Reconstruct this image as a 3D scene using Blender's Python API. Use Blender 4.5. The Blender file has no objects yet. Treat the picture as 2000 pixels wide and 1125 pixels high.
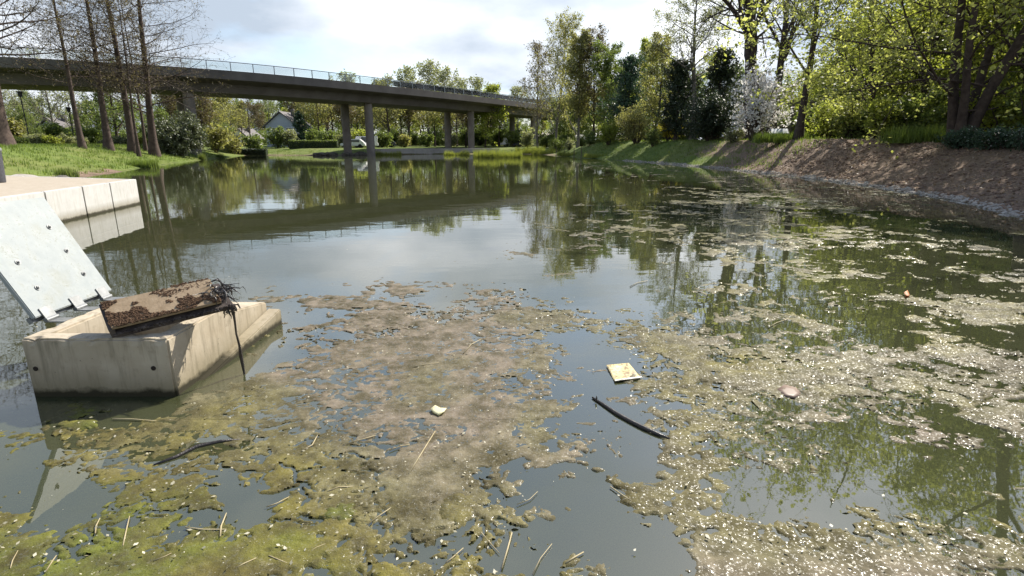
import bpy, bmesh, math, random
import numpy as np
from mathutils import Vector, Matrix

SC = bpy.context.scene
COL = SC.collection
rad = math.radians

# ------------------------------------------------------------------ camera
F_PX, CX, CY = 1080.0, 1000.0, 562.5          # focal length and centre in photo pixels (2000 x 1125)
PITCH, CAM_H = rad(14.6), 1.7                 # looking down, metres above the water
ST, CT = math.sin(PITCH), math.cos(PITCH)
cam = bpy.data.cameras.new('camera')
cam.lens = F_PX / 2000 * 36
cam.sensor_width = 36
cam.clip_start, cam.clip_end = 0.05, 6000
cam_o = bpy.data.objects.new('camera', cam)
COL.objects.link(cam_o)
cam_o.location = (0, 0, CAM_H)
cam_o.rotation_euler = (math.pi / 2 - PITCH, 0, 0)
SC.camera = cam_o

# ------------------------------------------------------------------ light
SUN_AZ, SUN_EL = rad(38), rad(43)
sun_dir = Vector((math.sin(SUN_AZ) * math.cos(SUN_EL), math.cos(SUN_AZ) * math.cos(SUN_EL), math.sin(SUN_EL)))
sl = bpy.data.lights.new('sun', 'SUN')
sl.energy, sl.angle, sl.color = 4.6, rad(0.53), (1.0, 0.94, 0.84)
so = bpy.data.objects.new('sun', sl)
COL.objects.link(so)
so.rotation_euler = sun_dir.to_track_quat('Z', 'Y').to_euler()
so.location = (20, 30, 60)

world = bpy.data.worlds.new('World')
SC.world = world
world.use_nodes = True
wt = world.node_tree
wt.nodes.clear()


def wn(kind, **kw):
    n = wt.nodes.new(kind)
    for k, v in kw.items():
        setattr(n, k, v)
    return n


def wmath(op, a, b=None):
    n = wn('ShaderNodeMath', operation=op)
    for i, s in enumerate((a, b)):
        if s is None:
            continue
        if isinstance(s, (int, float)):
            n.inputs[i].default_value = s
        else:
            wt.links.new(s, n.inputs[i])
    return n.outputs[0]


sky = wn('ShaderNodeTexSky', sky_type='NISHITA', sun_disc=False, sun_elevation=SUN_EL, sun_rotation=SUN_AZ)
sky.air_density, sky.dust_density, sky.ozone_density = 1.0, 0.8, 1.5
tc = wn('ShaderNodeTexCoord')
sep = wn('ShaderNodeSeparateXYZ')
wt.links.new(tc.outputs['Generated'], sep.inputs[0])
zz = wmath('ADD', wmath('MAXIMUM', sep.outputs[2], 0.0), 0.30)
cmb = wn('ShaderNodeCombineXYZ')
wt.links.new(wmath('DIVIDE', sep.outputs[0], zz), cmb.inputs[0])
wt.links.new(wmath('DIVIDE', sep.outputs[1], zz), cmb.inputs[1])
cn = wn('ShaderNodeTexNoise')
cn.inputs['Scale'].default_value = 1.15
cn.inputs['Detail'].default_value = 8
cn.inputs['Roughness'].default_value = 0.52
cn.inputs['Distortion'].default_value = 0.15
mp = wn('ShaderNodeMapping')
mp.inputs['Location'].default_value = (14.2, 3.3, 0.4)
wt.links.new(cmb.outputs[0], mp.inputs[0])
wt.links.new(mp.outputs[0], cn.inputs['Vector'])
ramp = wn('ShaderNodeValToRGB')
ramp.color_ramp.elements[0].position = 0.33
ramp.color_ramp.elements[1].position = 0.50
thin_ = wmath('MULTIPLY', wmath('MAXIMUM', wmath('SUBTRACT', sep.outputs[2], 0.26), 0.0), 0.42)
wt.links.new(wmath('SUBTRACT', cn.outputs['Fac'], thin_), ramp.inputs[0])
cn2 = wn('ShaderNodeTexNoise')
cn2.inputs['Scale'].default_value = 1.5
cn2.inputs['Detail'].default_value = 7
cn2.inputs['Roughness'].default_value = 0.5
mp2 = wn('ShaderNodeMapping')
mp2.inputs['Location'].default_value = (2.2, 14.1, 1.1)
wt.links.new(cmb.outputs[0], mp2.inputs[0])
wt.links.new(mp2.outputs[0], cn2.inputs['Vector'])
ramp2 = wn('ShaderNodeValToRGB')
e = ramp2.color_ramp.elements
e[0].position, e[0].color = 0.37, (2.75, 3.2, 3.8, 1)
e[1].position, e[1].color = 0.72, (7.0, 7.15, 7.4, 1)
wt.links.new(cn2.outputs['Fac'], ramp2.inputs[0])
mixc = wn('ShaderNodeMixRGB')
wt.links.new(ramp.outputs[0], mixc.inputs[0])
wt.links.new(sky.outputs[0], mixc.inputs[1])
dotn = wn('ShaderNodeVectorMath', operation='DOT_PRODUCT')
wt.links.new(tc.outputs['Generated'], dotn.inputs[0])
dotn.inputs[1].default_value = sun_dir
glow = wmath('ADD', 1.0, wmath('MULTIPLY', wmath('POWER', wmath('MAXIMUM', dotn.outputs['Value'], 0.0), 5.0), 0.45))
glowm = wn('ShaderNodeMixRGB', blend_type='MULTIPLY')
glowm.inputs[0].default_value = 1.0
wt.links.new(ramp2.outputs[0], glowm.inputs[1])
wt.links.new(glow, glowm.inputs[2])
wt.links.new(glowm.outputs[0], mixc.inputs[2])
bg = wn('ShaderNodeBackground')
bg.inputs['Strength'].default_value = 0.1
wt.links.new(mixc.outputs[0], bg.inputs[0])
wo = wn('ShaderNodeOutputWorld')
wt.links.new(bg.outputs[0], wo.inputs[0])

SC.view_settings.view_transform = 'Standard'
SC.view_settings.look = 'None'
SC.view_settings.gamma = 1.0
SC.view_settings.exposure = 1.08
SC.view_settings.use_curve_mapping = False
SC.cycles.max_bounces = 8
SC.cycles.transparent_max_bounces = 12
SC.cycles.diffuse_bounces = 3
SC.cycles.glossy_bounces = 3
SC.cycles.caustics_reflective = False
SC.cycles.caustics_refractive = False
SC.cycles.use_denoising = True


# ------------------------------------------------------------------ pixel rays
def ray(px, py):
    v = (CY - py) / F_PX
    return (px - CX) / F_PX, CT + v * ST, v * CT - ST      # right, forward, up


def on_z(px, py, z=0.0):
    r, f, u = ray(px, py)
    t = (z - CAM_H) / u
    return Vector((r * t, f * t, z))


def on_y(px, py, y):
    r, f, u = ray(px, py)
    t = y / f
    return Vector((r * t, y, CAM_H + u * t))


def to_px(x, y, z):
    dz = z - CAM_H
    Z = y * CT - dz * ST
    return CX + F_PX * x / Z, CY - F_PX * (y * ST + dz * CT) / Z


# ------------------------------------------------------------------ noise
def vnoise(x, y, seed=0):
    x = np.asarray(x, float); y = np.asarray(y, float)
    ix = np.floor(x).astype(np.int64); iy = np.floor(y).astype(np.int64)
    fx = x - ix; fy = y - iy
    fx = fx * fx * fx * (fx * (fx * 6 - 15) + 10); fy = fy * fy * fy * (fy * (fy * 6 - 15) + 10)

    def h(a, b):
        n = (a * 374761393 + b * 668265263 + seed * 144665) & 0xffffffff
        n = ((n ^ (n >> 13)) * 1274126177) & 0xffffffff
        n = ((n ^ (n >> 15)) * 2246822519) & 0xffffffff
        return ((n ^ (n >> 16)) & 0xffff) / 65535.0
    a = h(ix, iy); b = h(ix + 1, iy); c = h(ix, iy + 1); d = h(ix + 1, iy + 1)
    return (a * (1 - fx) + b * fx) * (1 - fy) + (c * (1 - fx) + d * fx) * fy


def fbm(x, y, octaves=4, seed=0, gain=0.5):
    s = 0; a = 1; tot = 0
    for o in range(octaves):
        s = s + a * vnoise(x * 2 ** o + 17.3 * o, y * 2 ** o - 9.1 * o, seed + o)
        tot += a; a *= gain
    return s / tot


def voro(x, y, seed=0):
    """distance to nearest and second nearest feature point of a jittered lattice"""
    ix = np.floor(x).astype(np.int64); iy = np.floor(y).astype(np.int64)
    d1 = np.full(x.shape, 9.0); d2 = d1.copy()
    for dx in (-1, 0, 1):
        for dy in (-1, 0, 1):
            a = ix + dx; b = iy + dy
            n = (a * 374761393 + b * 668265263 + seed * 91283) & 0xffffffff
            n = ((n ^ (n >> 13)) * 1274126177) & 0xffffffff
            jx = (n & 0xffff) / 65535.0; jy = ((n >> 16) & 0xffff) / 65535.0
            d = np.hypot(a + jx - x, b + jy - y)
            d2 = np.minimum(d2, np.maximum(d1, d)); d1 = np.minimum(d1, d)
    return d1, d2


def sstep(a, b, x):
    t = np.clip((x - a) / (b - a), 0, 1)
    return t * t * (3 - 2 * t)


# ------------------------------------------------------------------ materials
def mat(name):
    m = bpy.data.materials.new(name)
    m.use_nodes = True
    nt = m.node_tree
    nt.nodes.clear()
    return m, nt


class NT:
    def __init__(s, name):
        s.m, s.t = mat(name)
        s.out = s.n('ShaderNodeOutputMaterial')

    def n(s, kind, **kw):
        nd = s.t.nodes.new(kind)
        for k, v in kw.items():
            if k in nd.inputs:
                nd.inputs[k].default_value = v
            else:
                setattr(nd, k, v)
        return nd

    def l(s, a, b):
        s.t.links.new(a, b)

    def noise(s, scale, detail=4, rough=0.55, vec=None, dist=0.0):
        nd = s.n('ShaderNodeTexNoise')
        nd.inputs['Scale'].default_value = scale
        nd.inputs['Detail'].default_value = detail
        nd.inputs['Roughness'].default_value = rough
        nd.inputs['Distortion'].default_value = dist
        s.l(vec if vec is not None else s.pos(), nd.inputs['Vector'])
        return nd.outputs['Fac']

    def pos(s):
        if not hasattr(s, '_p'):
            s._p = s.n('ShaderNodeNewGeometry').outputs['Position']
        return s._p

    def obj(s):
        if not hasattr(s, '_o'):
            s._o = s.n('ShaderNodeTexCoord').outputs['Object']
        return s._o

    def ramp(s, fac, stops):
        r = s.n('ShaderNodeValToRGB')
        el = r.color_ramp.elements
        while len(el) < len(stops):
            el.new(0.5)
        for e_, (p, c) in zip(el, stops):
            e_.position = p
            e_.color = (*c, 1) if len(c) == 3 else c
        s.l(fac, r.inputs[0])
        return r.outputs[0]

    def mix(s, fac, a, b, mode='MIX'):
        r = s.n('ShaderNodeMixRGB', blend_type=mode)
        for i, x in enumerate((fac, a, b)):
            if isinstance(x, (int, float)):
                r.inputs[i].default_value = x if i == 0 else (x, x, x, 1)
            elif isinstance(x, tuple):
                r.inputs[i].default_value = (*x, 1)
            else:
                s.l(x, r.inputs[i])
        return r.outputs[0]

    def math(s, op, a, b=None, clamp=False):
        r = s.n('ShaderNodeMath', operation=op, use_clamp=clamp)
        for i, x in enumerate((a, b)):
            if x is None:
                continue
            if isinstance(x, (int, float)):
                r.inputs[i].default_value = x
            else:
                s.l(x, r.inputs[i])
        return r.outputs[0]

    def bump(s, h, strength=0.3, dist=0.02):
        b = s.n('ShaderNodeBump')
        b.inputs['Strength'].default_value = strength
        b.inputs['Distance'].default_value = dist
        s.l(h, b.inputs['Height'])
        return b.outputs[0]

    def bsdf(s, col, rough=0.7, spec=0.4, normal=None, metal=0.0):
        b = s.n('ShaderNodeBsdfPrincipled')
        if isinstance(col, tuple):
            b.inputs['Base Color'].default_value = (*col, 1)
        else:
            s.l(col, b.inputs['Base Color'])
        if isinstance(rough, (int, float)):
            b.inputs['Roughness'].default_value = rough
        else:
            s.l(rough, b.inputs['Roughness'])
        b.inputs['Specular IOR Level'].default_value = spec
        b.inputs['Metallic'].default_value = metal
        if normal is not None:
            s.l(normal, b.inputs['Normal'])
        return b.outputs[0]

    def done(s, sh):
        s.l(sh, s.out.inputs[0])
        return s.m


def m_simple(name, c1, c2, scale=6, rough=0.75, bump=0.3, bdist=0.02, spec=0.3, objc=False, metal=0.0):
    g = NT(name)
    v = g.obj() if objc else g.pos()
    n = g.noise(scale, 6, 0.6, v)
    n2 = g.noise(scale * 6, 4, 0.6, v)
    c = g.mix(g.ramp(n, [(0.3, (0, 0, 0)), (0.7, (1, 1, 1))]), c1, c2)
    return g.done(g.bsdf(c, rough, spec, g.bump(n2, bump, bdist), metal))


def m_leaf(name, c1, c2, trans=0.45, scale=0.5, gloss=0.35, tboost=(1.5, 1.55, 0.95)):
    g = NT(name)
    geo = g.n('ShaderNodeNewGeometry')
    n = g.noise(scale, 2, 0.5)
    f = g.math('ADD', g.math('MULTIPLY', geo.outputs['Random Per Island'], 0.7), g.math('MULTIPLY', n, 0.5))
    c = g.mix(g.math('SUBTRACT', f, 0.1, True), c1, c2)
    b = g.bsdf(c, 0.5, gloss)
    t = g.n('ShaderNodeBsdfTranslucent')
    g.l(g.mix(1.0, c, tboost, 'MULTIPLY'), t.inputs[0])
    mx = g.n('ShaderNodeMixShader')
    mx.inputs[0].default_value = trans
    g.l(b, mx.inputs[1]); g.l(t.outputs[0], mx.inputs[2])
    return g.done(mx.outputs[0])


M = {}
M['leaf_lime'] = m_leaf('leaf_lime', (0.15, 0.18, 0.03), (0.31, 0.33, 0.08), 0.6)
M['leaf_beech'] = m_leaf('leaf_beech', (0.17, 0.195, 0.05), (0.42, 0.42, 0.17), 0.6)
M['leaf_mid'] = m_leaf('leaf_mid', (0.085, 0.12, 0.035), (0.17, 0.20, 0.06), 0.5)  # raised slightly, so lens haze sits in the leaf colour
M['leaf_olive'] = m_leaf('leaf_olive', (0.16, 0.16, 0.06), (0.30, 0.28, 0.12), 0.5)  # greyed and lightened: distance haze is painted into the leaves
M['leaf_pale'] = m_leaf('leaf_pale', (0.17, 0.18, 0.10), (0.28, 0.29, 0.17), 0.45)
M['leaf_dark'] = m_leaf('leaf_dark', (0.018, 0.03, 0.016), (0.045, 0.06, 0.028), 0.2)
M['leaf_pine'] = m_leaf('leaf_pine', (0.028, 0.055, 0.035), (0.065, 0.105, 0.062), 0.3)  # lifted a little; lens haze is put into the colour
M['leaf_rhodo'] = m_leaf('leaf_rhodo', (0.05, 0.07, 0.035), (0.15, 0.16, 0.09), 0.25, gloss=0.5)
M['leaf_brown'] = m_leaf('leaf_brown', (0.10, 0.078, 0.045), (0.16, 0.13, 0.07), 0.35)
M['leaf_yellow'] = m_leaf('leaf_yellow', (0.35, 0.30, 0.03), (0.45, 0.38, 0.05), 0.4)
M['petal_white'] = m_leaf('petal_white', (0.72, 0.70, 0.66), (0.85, 0.82, 0.80), 0.4, tboost=(1, 1, 1))
M['grass'] = m_leaf('grass', (0.09, 0.14, 0.025), (0.17, 0.21, 0.05), 0.4, scale=0.3)
M['reed'] = m_leaf('reed', (0.15, 0.18, 0.04), (0.29, 0.30, 0.07), 0.45)
M['bark'] = m_simple('bark', (0.032, 0.022, 0.019), (0.085, 0.063, 0.052), 5, 0.9, 0.7, 0.03)
M['bark_red'] = m_simple('bark_red', (0.04, 0.026, 0.022), (0.105, 0.075, 0.058), 4, 0.9, 0.7, 0.03)
M['bark_grey'] = m_simple('bark_grey', (0.11, 0.095, 0.075), (0.2, 0.18, 0.15), 5, 0.9, 0.6, 0.02)
M['twig'] = m_simple('twig', (0.045, 0.033, 0.028), (0.09, 0.07, 0.055), 3, 0.9, 0.2, 0.01)
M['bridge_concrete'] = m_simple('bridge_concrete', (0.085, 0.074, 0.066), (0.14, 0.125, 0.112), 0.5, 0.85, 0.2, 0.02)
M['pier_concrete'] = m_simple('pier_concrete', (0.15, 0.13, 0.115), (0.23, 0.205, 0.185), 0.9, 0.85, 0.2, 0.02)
M['steel'] = m_simple('steel', (0.20, 0.23, 0.24), (0.27, 0.30, 0.31), 3, 0.5, 0.1, 0.01, 0.5)
M['black'] = m_simple('black', (0.012, 0.012, 0.014), (0.03, 0.03, 0.032), 12, 0.55, 0.2, 0.004)
M['bin_grey'] = m_simple('bin_grey', (0.035, 0.036, 0.045), (0.06, 0.06, 0.07), 9, 0.5, 0.2, 0.004, 0.5)
M['rock'] = m_simple('rock', (0.05, 0.045, 0.04), (0.16, 0.145, 0.12), 3, 0.9, 0.6, 0.05)
M['wood'] = m_simple('wood', (0.09, 0.07, 0.05), (0.2, 0.165, 0.12), 8, 0.85, 0.4, 0.01)
M['wet_wood'] = m_simple('wet_wood', (0.012, 0.009, 0.008), (0.035, 0.027, 0.022), 20, 0.35, 0.6, 0.006, 0.5)
M['straw'] = m_simple('straw', (0.25, 0.2, 0.11), (0.4, 0.34, 0.2), 20, 0.6, 0.2, 0.002)
M['house_wall'] = m_simple('house_wall', (0.34, 0.38, 0.45), (0.42, 0.46, 0.52), 0.6, 0.85, 0.1, 0.01)
M['house_white'] = m_simple('house_white', (0.7, 0.7, 0.69), (0.78, 0.78, 0.76), 0.6, 0.85, 0.1, 0.01)
M['roof'] = m_simple('roof', (0.11, 0.10, 0.10), (0.17, 0.155, 0.15), 1.5, 0.8, 0.4, 0.03)
M['pane'] = m_simple('pane', (0.03, 0.04, 0.05), (0.06, 0.07, 0.08), 1.0, 0.08, 0.0, 0.001, 0.6)
M['car_white'] = m_simple('car_white', (0.75, 0.75, 0.74), (0.8, 0.8, 0.79), 1.0, 0.25, 0.0, 0.001, 0.5)
M['car_dark'] = m_simple('car_dark', (0.03, 0.035, 0.045), (0.045, 0.05, 0.06), 1.0, 0.25, 0.0, 0.001, 0.5)
M['tyre'] = m_simple('tyre', (0.012, 0.012, 0.012), (0.025, 0.025, 0.025), 9, 0.9, 0.2, 0.005)
M['path'] = m_simple('path', (0.30, 0.28, 0.26), (0.42, 0.40, 0.37), 0.8, 0.9, 0.3, 0.01)
M['soil_lump'] = m_simple('soil_lump', (0.09, 0.058, 0.042), (0.28, 0.20, 0.15), 2.2, 0.95, 0.5, 0.03, 0.15)
M['stone_pale'] = m_simple('stone_pale', (0.24, 0.21, 0.18), (0.42, 0.39, 0.35), 4, 0.9, 0.5, 0.02, 0.2)


def m_glass():
    g = NT('railing_glass')
    t = g.n('ShaderNodeBsdfTransparent'); t.inputs[0].default_value = (0.94, 0.96, 0.955, 1)
    d = g.n('ShaderNodeBsdfDiffuse'); d.inputs[0].default_value = (0.66, 0.72, 0.72, 1)
    gl = g.n('ShaderNodeBsdfGlossy'); gl.inputs['Roughness'].default_value = 0.05; gl.inputs['Color'].default_value = (0.5, 0.5, 0.5, 1)
    m1 = g.n('ShaderNodeMixShader'); m1.inputs[0].default_value = 0.08
    g.l(t.outputs[0], m1.inputs[1]); g.l(d.outputs[0], m1.inputs[2])
    fr = g.n('ShaderNodeFresnel'); fr.inputs[0].default_value = 1.45
    m2 = g.n('ShaderNodeMixShader')
    g.l(fr.outputs[0], m2.inputs[0]); g.l(m1.outputs[0], m2.inputs[1]); g.l(gl.outputs[0], m2.inputs[2])
    return g.done(m2.outputs[0])


M['glass'] = m_glass()


def m_concrete(name, c1, c2, waterline=True, warm=(0.10, 0.085, 0.05)):
    g = NT(name)
    p = g.pos()
    n = g.noise(3.0, 6, 0.6)
    n2 = g.noise(40, 4, 0.6)
    n3 = g.noise(11, 5, 0.65)
    c = g.mix(g.ramp(n, [(0.3, (0, 0, 0)), (0.72, (1, 1, 1))]), c1, c2)
    c = g.mix(g.ramp(n3, [(0.58, (0, 0, 0)), (0.8, (0.55, 0.55, 0.55))]), c, warm)
    c = g.mix(g.math('GREATER_THAN', n2, 0.71), c, (0.08, 0.07, 0.05))
    ms = g.n('ShaderNodeMapping'); g.l(p, ms.inputs[0]); ms.inputs['Scale'].default_value = (1, 1, 0.12)
    st_k = g.noise(16, 5, 0.65, ms.outputs[0])
    c = g.mix(g.ramp(st_k, [(0.50, (0, 0, 0)), (0.72, (0.6, 0.6, 0.6))]), c, warm)
    if waterline:
        zb_ = 0.0
        sp = g.n('ShaderNodeSeparateXYZ'); g.l(p, sp.inputs[0])
        z = g.math('ADD', sp.outputs[2], g.math('MULTIPLY', g.math('SUBTRACT', n3, 0.5), 0.09))
        f2 = g.ramp(z, [(0.03, (0.75, 0.75, 0.75)), (0.24, (0, 0, 0))])
        c = g.mix(f2, c, (0.16, 0.135, 0.075))
        f = g.ramp(z, [(0.03, (1, 1, 1)), (0.07, (0, 0, 0))])
        c = g.mix(f, c, (0.028, 0.024, 0.012))
    return g.done(g.bsdf(c, 0.85, 0.25, g.bump(n2, 0.35, 0.004)))


M['block'] = m_concrete('block', (0.33, 0.275, 0.195), (0.45, 0.39, 0.30))
M['jetty'] = m_concrete('jetty', (0.44, 0.43, 0.405), (0.52, 0.51, 0.485), warm=(0.33, 0.31, 0.26))
M['jetty_top'] = m_concrete('jetty_top', (0.33, 0.28, 0.215), (0.40, 0.345, 0.275), False, (0.26, 0.21, 0.15))


def m_plate():
    g = NT('painted_plate')
    v = g.obj()
    n = g.noise(9, 6, 0.65, v)
    n2 = g.noise(38, 5, 0.7, v)
    c = g.mix(g.ramp(n, [(0.35, (0, 0, 0)), (0.7, (1, 1, 1))]), (0.225, 0.25, 0.252), (0.285, 0.307, 0.302))
    f = g.math('MULTIPLY', g.ramp(n, [(0.48, (0, 0, 0)), (0.62, (1, 1, 1))]), g.ramp(n2, [(0.52, (0, 0, 0)), (0.60, (1, 1, 1))]))
    c = g.mix(g.math('MULTIPLY', f, 0.75), c, (0.19, 0.20, 0.17))
    n3 = g.noise(4.2, 6, 0.7, v)
    c = g.mix(g.ramp(n3, [(0.50, (0, 0, 0)), (0.72, (0.55, 0.55, 0.55))]), c, (0.20, 0.205, 0.165))
    c = g.mix(g.ramp(g.noise(85, 3, 0.6, v), [(0.66, (0, 0, 0)), (0.72, (0.8, 0.8, 0.8))]), c, (0.10, 0.10, 0.085))
    return g.done(g.bsdf(c, 0.6, 0.4, g.bump(n2, 0.3, 0.003)))


M['plate'] = m_plate()
M['galv'] = m_simple('galv', (0.15, 0.155, 0.155), (0.24, 0.245, 0.245), 14, 0.45, 0.2, 0.003, 0.5, True, 0.4)
M['board'] = m_simple('board', (0.21, 0.15, 0.09), (0.31, 0.235, 0.155), 12, 0.85, 0.5, 0.006, 0.2, True)
M['crust'] = m_simple('crust', (0.05, 0.028, 0.016), (0.14, 0.085, 0.05), 30, 0.95, 0.8, 0.01, 0.2)
M['frame_dark'] = m_simple('frame_dark', (0.03, 0.022, 0.02), (0.11, 0.09, 0.08), 14, 0.8, 0.5, 0.006, 0.3, True)
M['hole_shade'] = m_simple('hole_shade', (0.015, 0.011, 0.008), (0.03, 0.022, 0.016), 30, 0.95, 0.3, 0.003)  # near-black colour standing for the shade inside holes and gaps


def m_water():
    g = NT('water')
    p = g.pos()
    mpn = g.n('ShaderNodeMapping')
    g.l(p, mpn.inputs[0])
    mpn.inputs['Scale'].default_value = (0.55, 1.25, 1)
    n1 = g.noise(1.1, 3, 0.5, mpn.outputs[0])
    n2 = g.noise(7.0, 3, 0.55, mpn.outputs[0])
    calm = g.ramp(g.noise(0.12, 3, 0.5), [(0.38, (0.25, 0.25, 0.25)), (0.62, (1, 1, 1))])
    h = g.math('MULTIPLY', g.math('ADD', g.math('MULTIPLY', n1, 0.030), g.math('MULTIPLY', n2, 0.0022)), calm)
    b = g.bump(h, 1.0, 1.0)
    b.node.inputs['Strength'].default_value = 0.16
    tr = g.n('ShaderNodeBsdfTransparent'); tr.inputs[0].default_value = (0.62, 0.64, 0.50, 1)
    mk = g.n('ShaderNodeBsdfDiffuse'); mk.inputs[0].default_value = (0.105, 0.115, 0.052, 1)
    mm = g.n('ShaderNodeMixShader'); mm.inputs[0].default_value = 0.36
    g.l(tr.outputs[0], mm.inputs[1]); g.l(mk.outputs[0], mm.inputs[2])
    gl = g.n('ShaderNodeBsdfGlossy'); gl.inputs['Roughness'].default_value = 0.015
    gl.inputs['Color'].default_value = (1, 1, 1, 1)
    g.l(b, gl.inputs['Normal'])
    fr = g.n('ShaderNodeFresnel'); fr.inputs[0].default_value = 2.05
    g.l(b, fr.inputs['Normal'])
    mx = g.n('ShaderNodeMixShader')
    g.l(fr.outputs[0], mx.inputs[0]); g.l(mm.outputs[0], mx.inputs[1]); g.l(gl.outputs[0], mx.inputs[2])
    return g.done(mx.outputs[0])


M['water'] = m_water()


def m_algae():
    g = NT('algae')
    at = g.n('ShaderNodeAttribute', attribute_name='tint')
    n = g.noise(7, 5, 0.6)
    n2 = g.noise(60, 4, 0.6)
    n3 = g.noise(24, 4, 0.7)
    c = g.ramp(at.outputs['Fac'], [(0.0, (0.185, 0.152, 0.112)), (0.35, (0.15, 0.134, 0.075)), (0.7, (0.145, 0.125, 0.034)), (1.0, (0.105, 0.116, 0.024))])
    c = g.mix(g.ramp(n, [(0.35, (0.85, 0.85, 0.85)), (0.62, (0, 0, 0))]), c, (0.06, 0.052, 0.026))
    n4 = g.noise(3.1, 5, 0.65)
    c = g.mix(g.ramp(n4, [(0.34, (0.8, 0.8, 0.8)), (0.52, (0, 0, 0))]), c, (0.05, 0.042, 0.018))
    c = g.mix(g.ramp(n3, [(0.60, (0, 0, 0)), (0.70, (0.5, 0.5, 0.5))]), c, (0.24, 0.215, 0.14))
    c = g.mix(g.ramp(n2, [(0.68, (0, 0, 0)), (0.73, (1, 1, 1))]), c, (0.42, 0.40, 0.32))
    h = g.math('ADD', g.math('MULTIPLY', g.noise(30, 4, 0.55), 0.010), g.math('MULTIPLY', g.noise(120, 2, 0.5), 0.006))
    ro = g.ramp(g.noise(75, 2, 0.5), [(0.53, (0.7, 0.7, 0.7)), (0.68, (0.17, 0.17, 0.17))])
    sh = g.bsdf(c, ro, 0.3, g.bump(h, 0.9, 0.45))
    g.l(g.ramp(g.noise(75, 2, 0.5), [(0.53, (0.06, 0.06, 0.06)), (0.68, (0.5, 0.5, 0.5))]), sh.node.inputs['Specular IOR Level'])
    dn = g.n('ShaderNodeAttribute', attribute_name='dens').outputs['Fac']
    al = g.math('ADD', dn, g.math('MULTIPLY', g.math('SUBTRACT', g.noise(48, 4, 0.65), 0.5), 1.4))
    tr = g.n('ShaderNodeBsdfTransparent')
    mx = g.n('ShaderNodeMixShader')
    g.l(g.ramp(al, [(0.32, (0, 0, 0)), (0.62, (1, 1, 1))]), mx.inputs[0])
    g.l(tr.outputs[0], mx.inputs[1]); g.l(sh, mx.inputs[2])
    return g.done(mx.outputs[0])


M['algae'] = m_algae()


def m_ground():
    g = NT('ground')
    soil = g.n('ShaderNodeAttribute', attribute_name='soil').outputs['Fac']
    bed = g.n('ShaderNodeAttribute', attribute_name='bed').outputs['Fac']
    n = g.noise(1.3, 6, 0.6); n2 = g.noise(9, 6, 0.65); n3 = g.noise(0.25, 4, 0.5)
    grass = g.mix(g.ramp(n, [(0.3, (0, 0, 0)), (0.7, (1, 1, 1))]), (0.075, 0.11, 0.022), (0.14, 0.18, 0.04))
    grass = g.mix(g.ramp(n3, [(0.45, (0, 0, 0)), (0.7, (0.7, 0.7, 0.7))]), grass, (0.15, 0.15, 0.05))
    grass = g.mix(g.ramp(n2, [(0.56, (0, 0, 0)), (0.75, (0.6, 0.6, 0.6))]), grass, (0.05, 0.055, 0.02))
    sl_ = g.mix(g.ramp(n2, [(0.3, (0, 0, 0)), (0.7, (1, 1, 1))]), (0.095, 0.062, 0.043), (0.25, 0.18, 0.13))
    sl_ = g.mix(g.ramp(n, [(0.5, (0, 0, 0)), (0.72, (0.6, 0.6, 0.6))]), sl_, (0.24, 0.18, 0.125))
    f = g.math('ADD', soil, g.math('MULTIPLY', g.math('SUBTRACT', n2, 0.5), 0.9))
    c = g.mix(g.ramp(f, [(0.42, (0, 0, 0)), (0.58, (1, 1, 1))]), grass, sl_)
    bedc = g.mix(n, (0.016, 0.018, 0.007), (0.034, 0.034, 0.014))
    c = g.mix(bed, c, bedc)
    return g.done(g.bsdf(c, 0.95, 0.15, g.bump(n2, 0.6, 0.06)))


M['ground'] = m_ground()


# ------------------------------------------------------------------ mesh helpers
def tag(o, label=None, cat=None, group=None, kind=None):
    for k, v in (('label', label), ('category', cat), ('group', group), ('kind', kind)):
        if v:
            o[k] = v
    return o


def empty(name, loc=(0, 0, 0), rz=0.0):
    o = bpy.data.objects.new(name, None)
    o.empty_display_size = 0.2
    COL.objects.link(o)
    o.location = loc
    o.rotation_euler = (0, 0, rz)
    return o


def np_mesh(name, V, Q=None, T=None, smooth=False, attrs=None):
    me = bpy.data.meshes.new(name)
    V = np.ascontiguousarray(V, dtype=np.float32)
    Q = np.zeros((0, 4), np.int32) if Q is None else np.asarray(Q, np.int32)
    T = np.zeros((0, 3), np.int32) if T is None else np.asarray(T, np.int32)
    me.vertices.add(len(V))
    me.vertices.foreach_set('co', V.ravel())
    nl = len(Q) * 4 + len(T) * 3
    me.loops.add(nl)
    me.loops.foreach_set('vertex_index', np.concatenate([Q.ravel(), T.ravel()]).astype(np.int32))
    me.polygons.add(len(Q) + len(T))
    st = np.concatenate([np.arange(len(Q)) * 4, len(Q) * 4 + np.arange(len(T)) * 3]).astype(np.int32)
    me.polygons.foreach_set('loop_start', st)
    me.update(calc_edges=True)
    me.polygons.foreach_set('use_smooth', np.full(len(Q) + len(T), smooth, dtype=bool))
    for k, a in (attrs or {}).items():
        at = me.attributes.new(k, 'FLOAT', 'POINT')
        at.data.foreach_set('value', np.ascontiguousarray(a, dtype=np.float32))
    me.validate()
    return me


def link(name, me, m, parent=None):
    o = bpy.data.objects.new(name, me)
    if m is not None and len(me.materials) == 0:
        me.materials.append(M[m] if isinstance(m, str) else m)
    COL.objects.link(o)
    o.parent = parent
    return o


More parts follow.
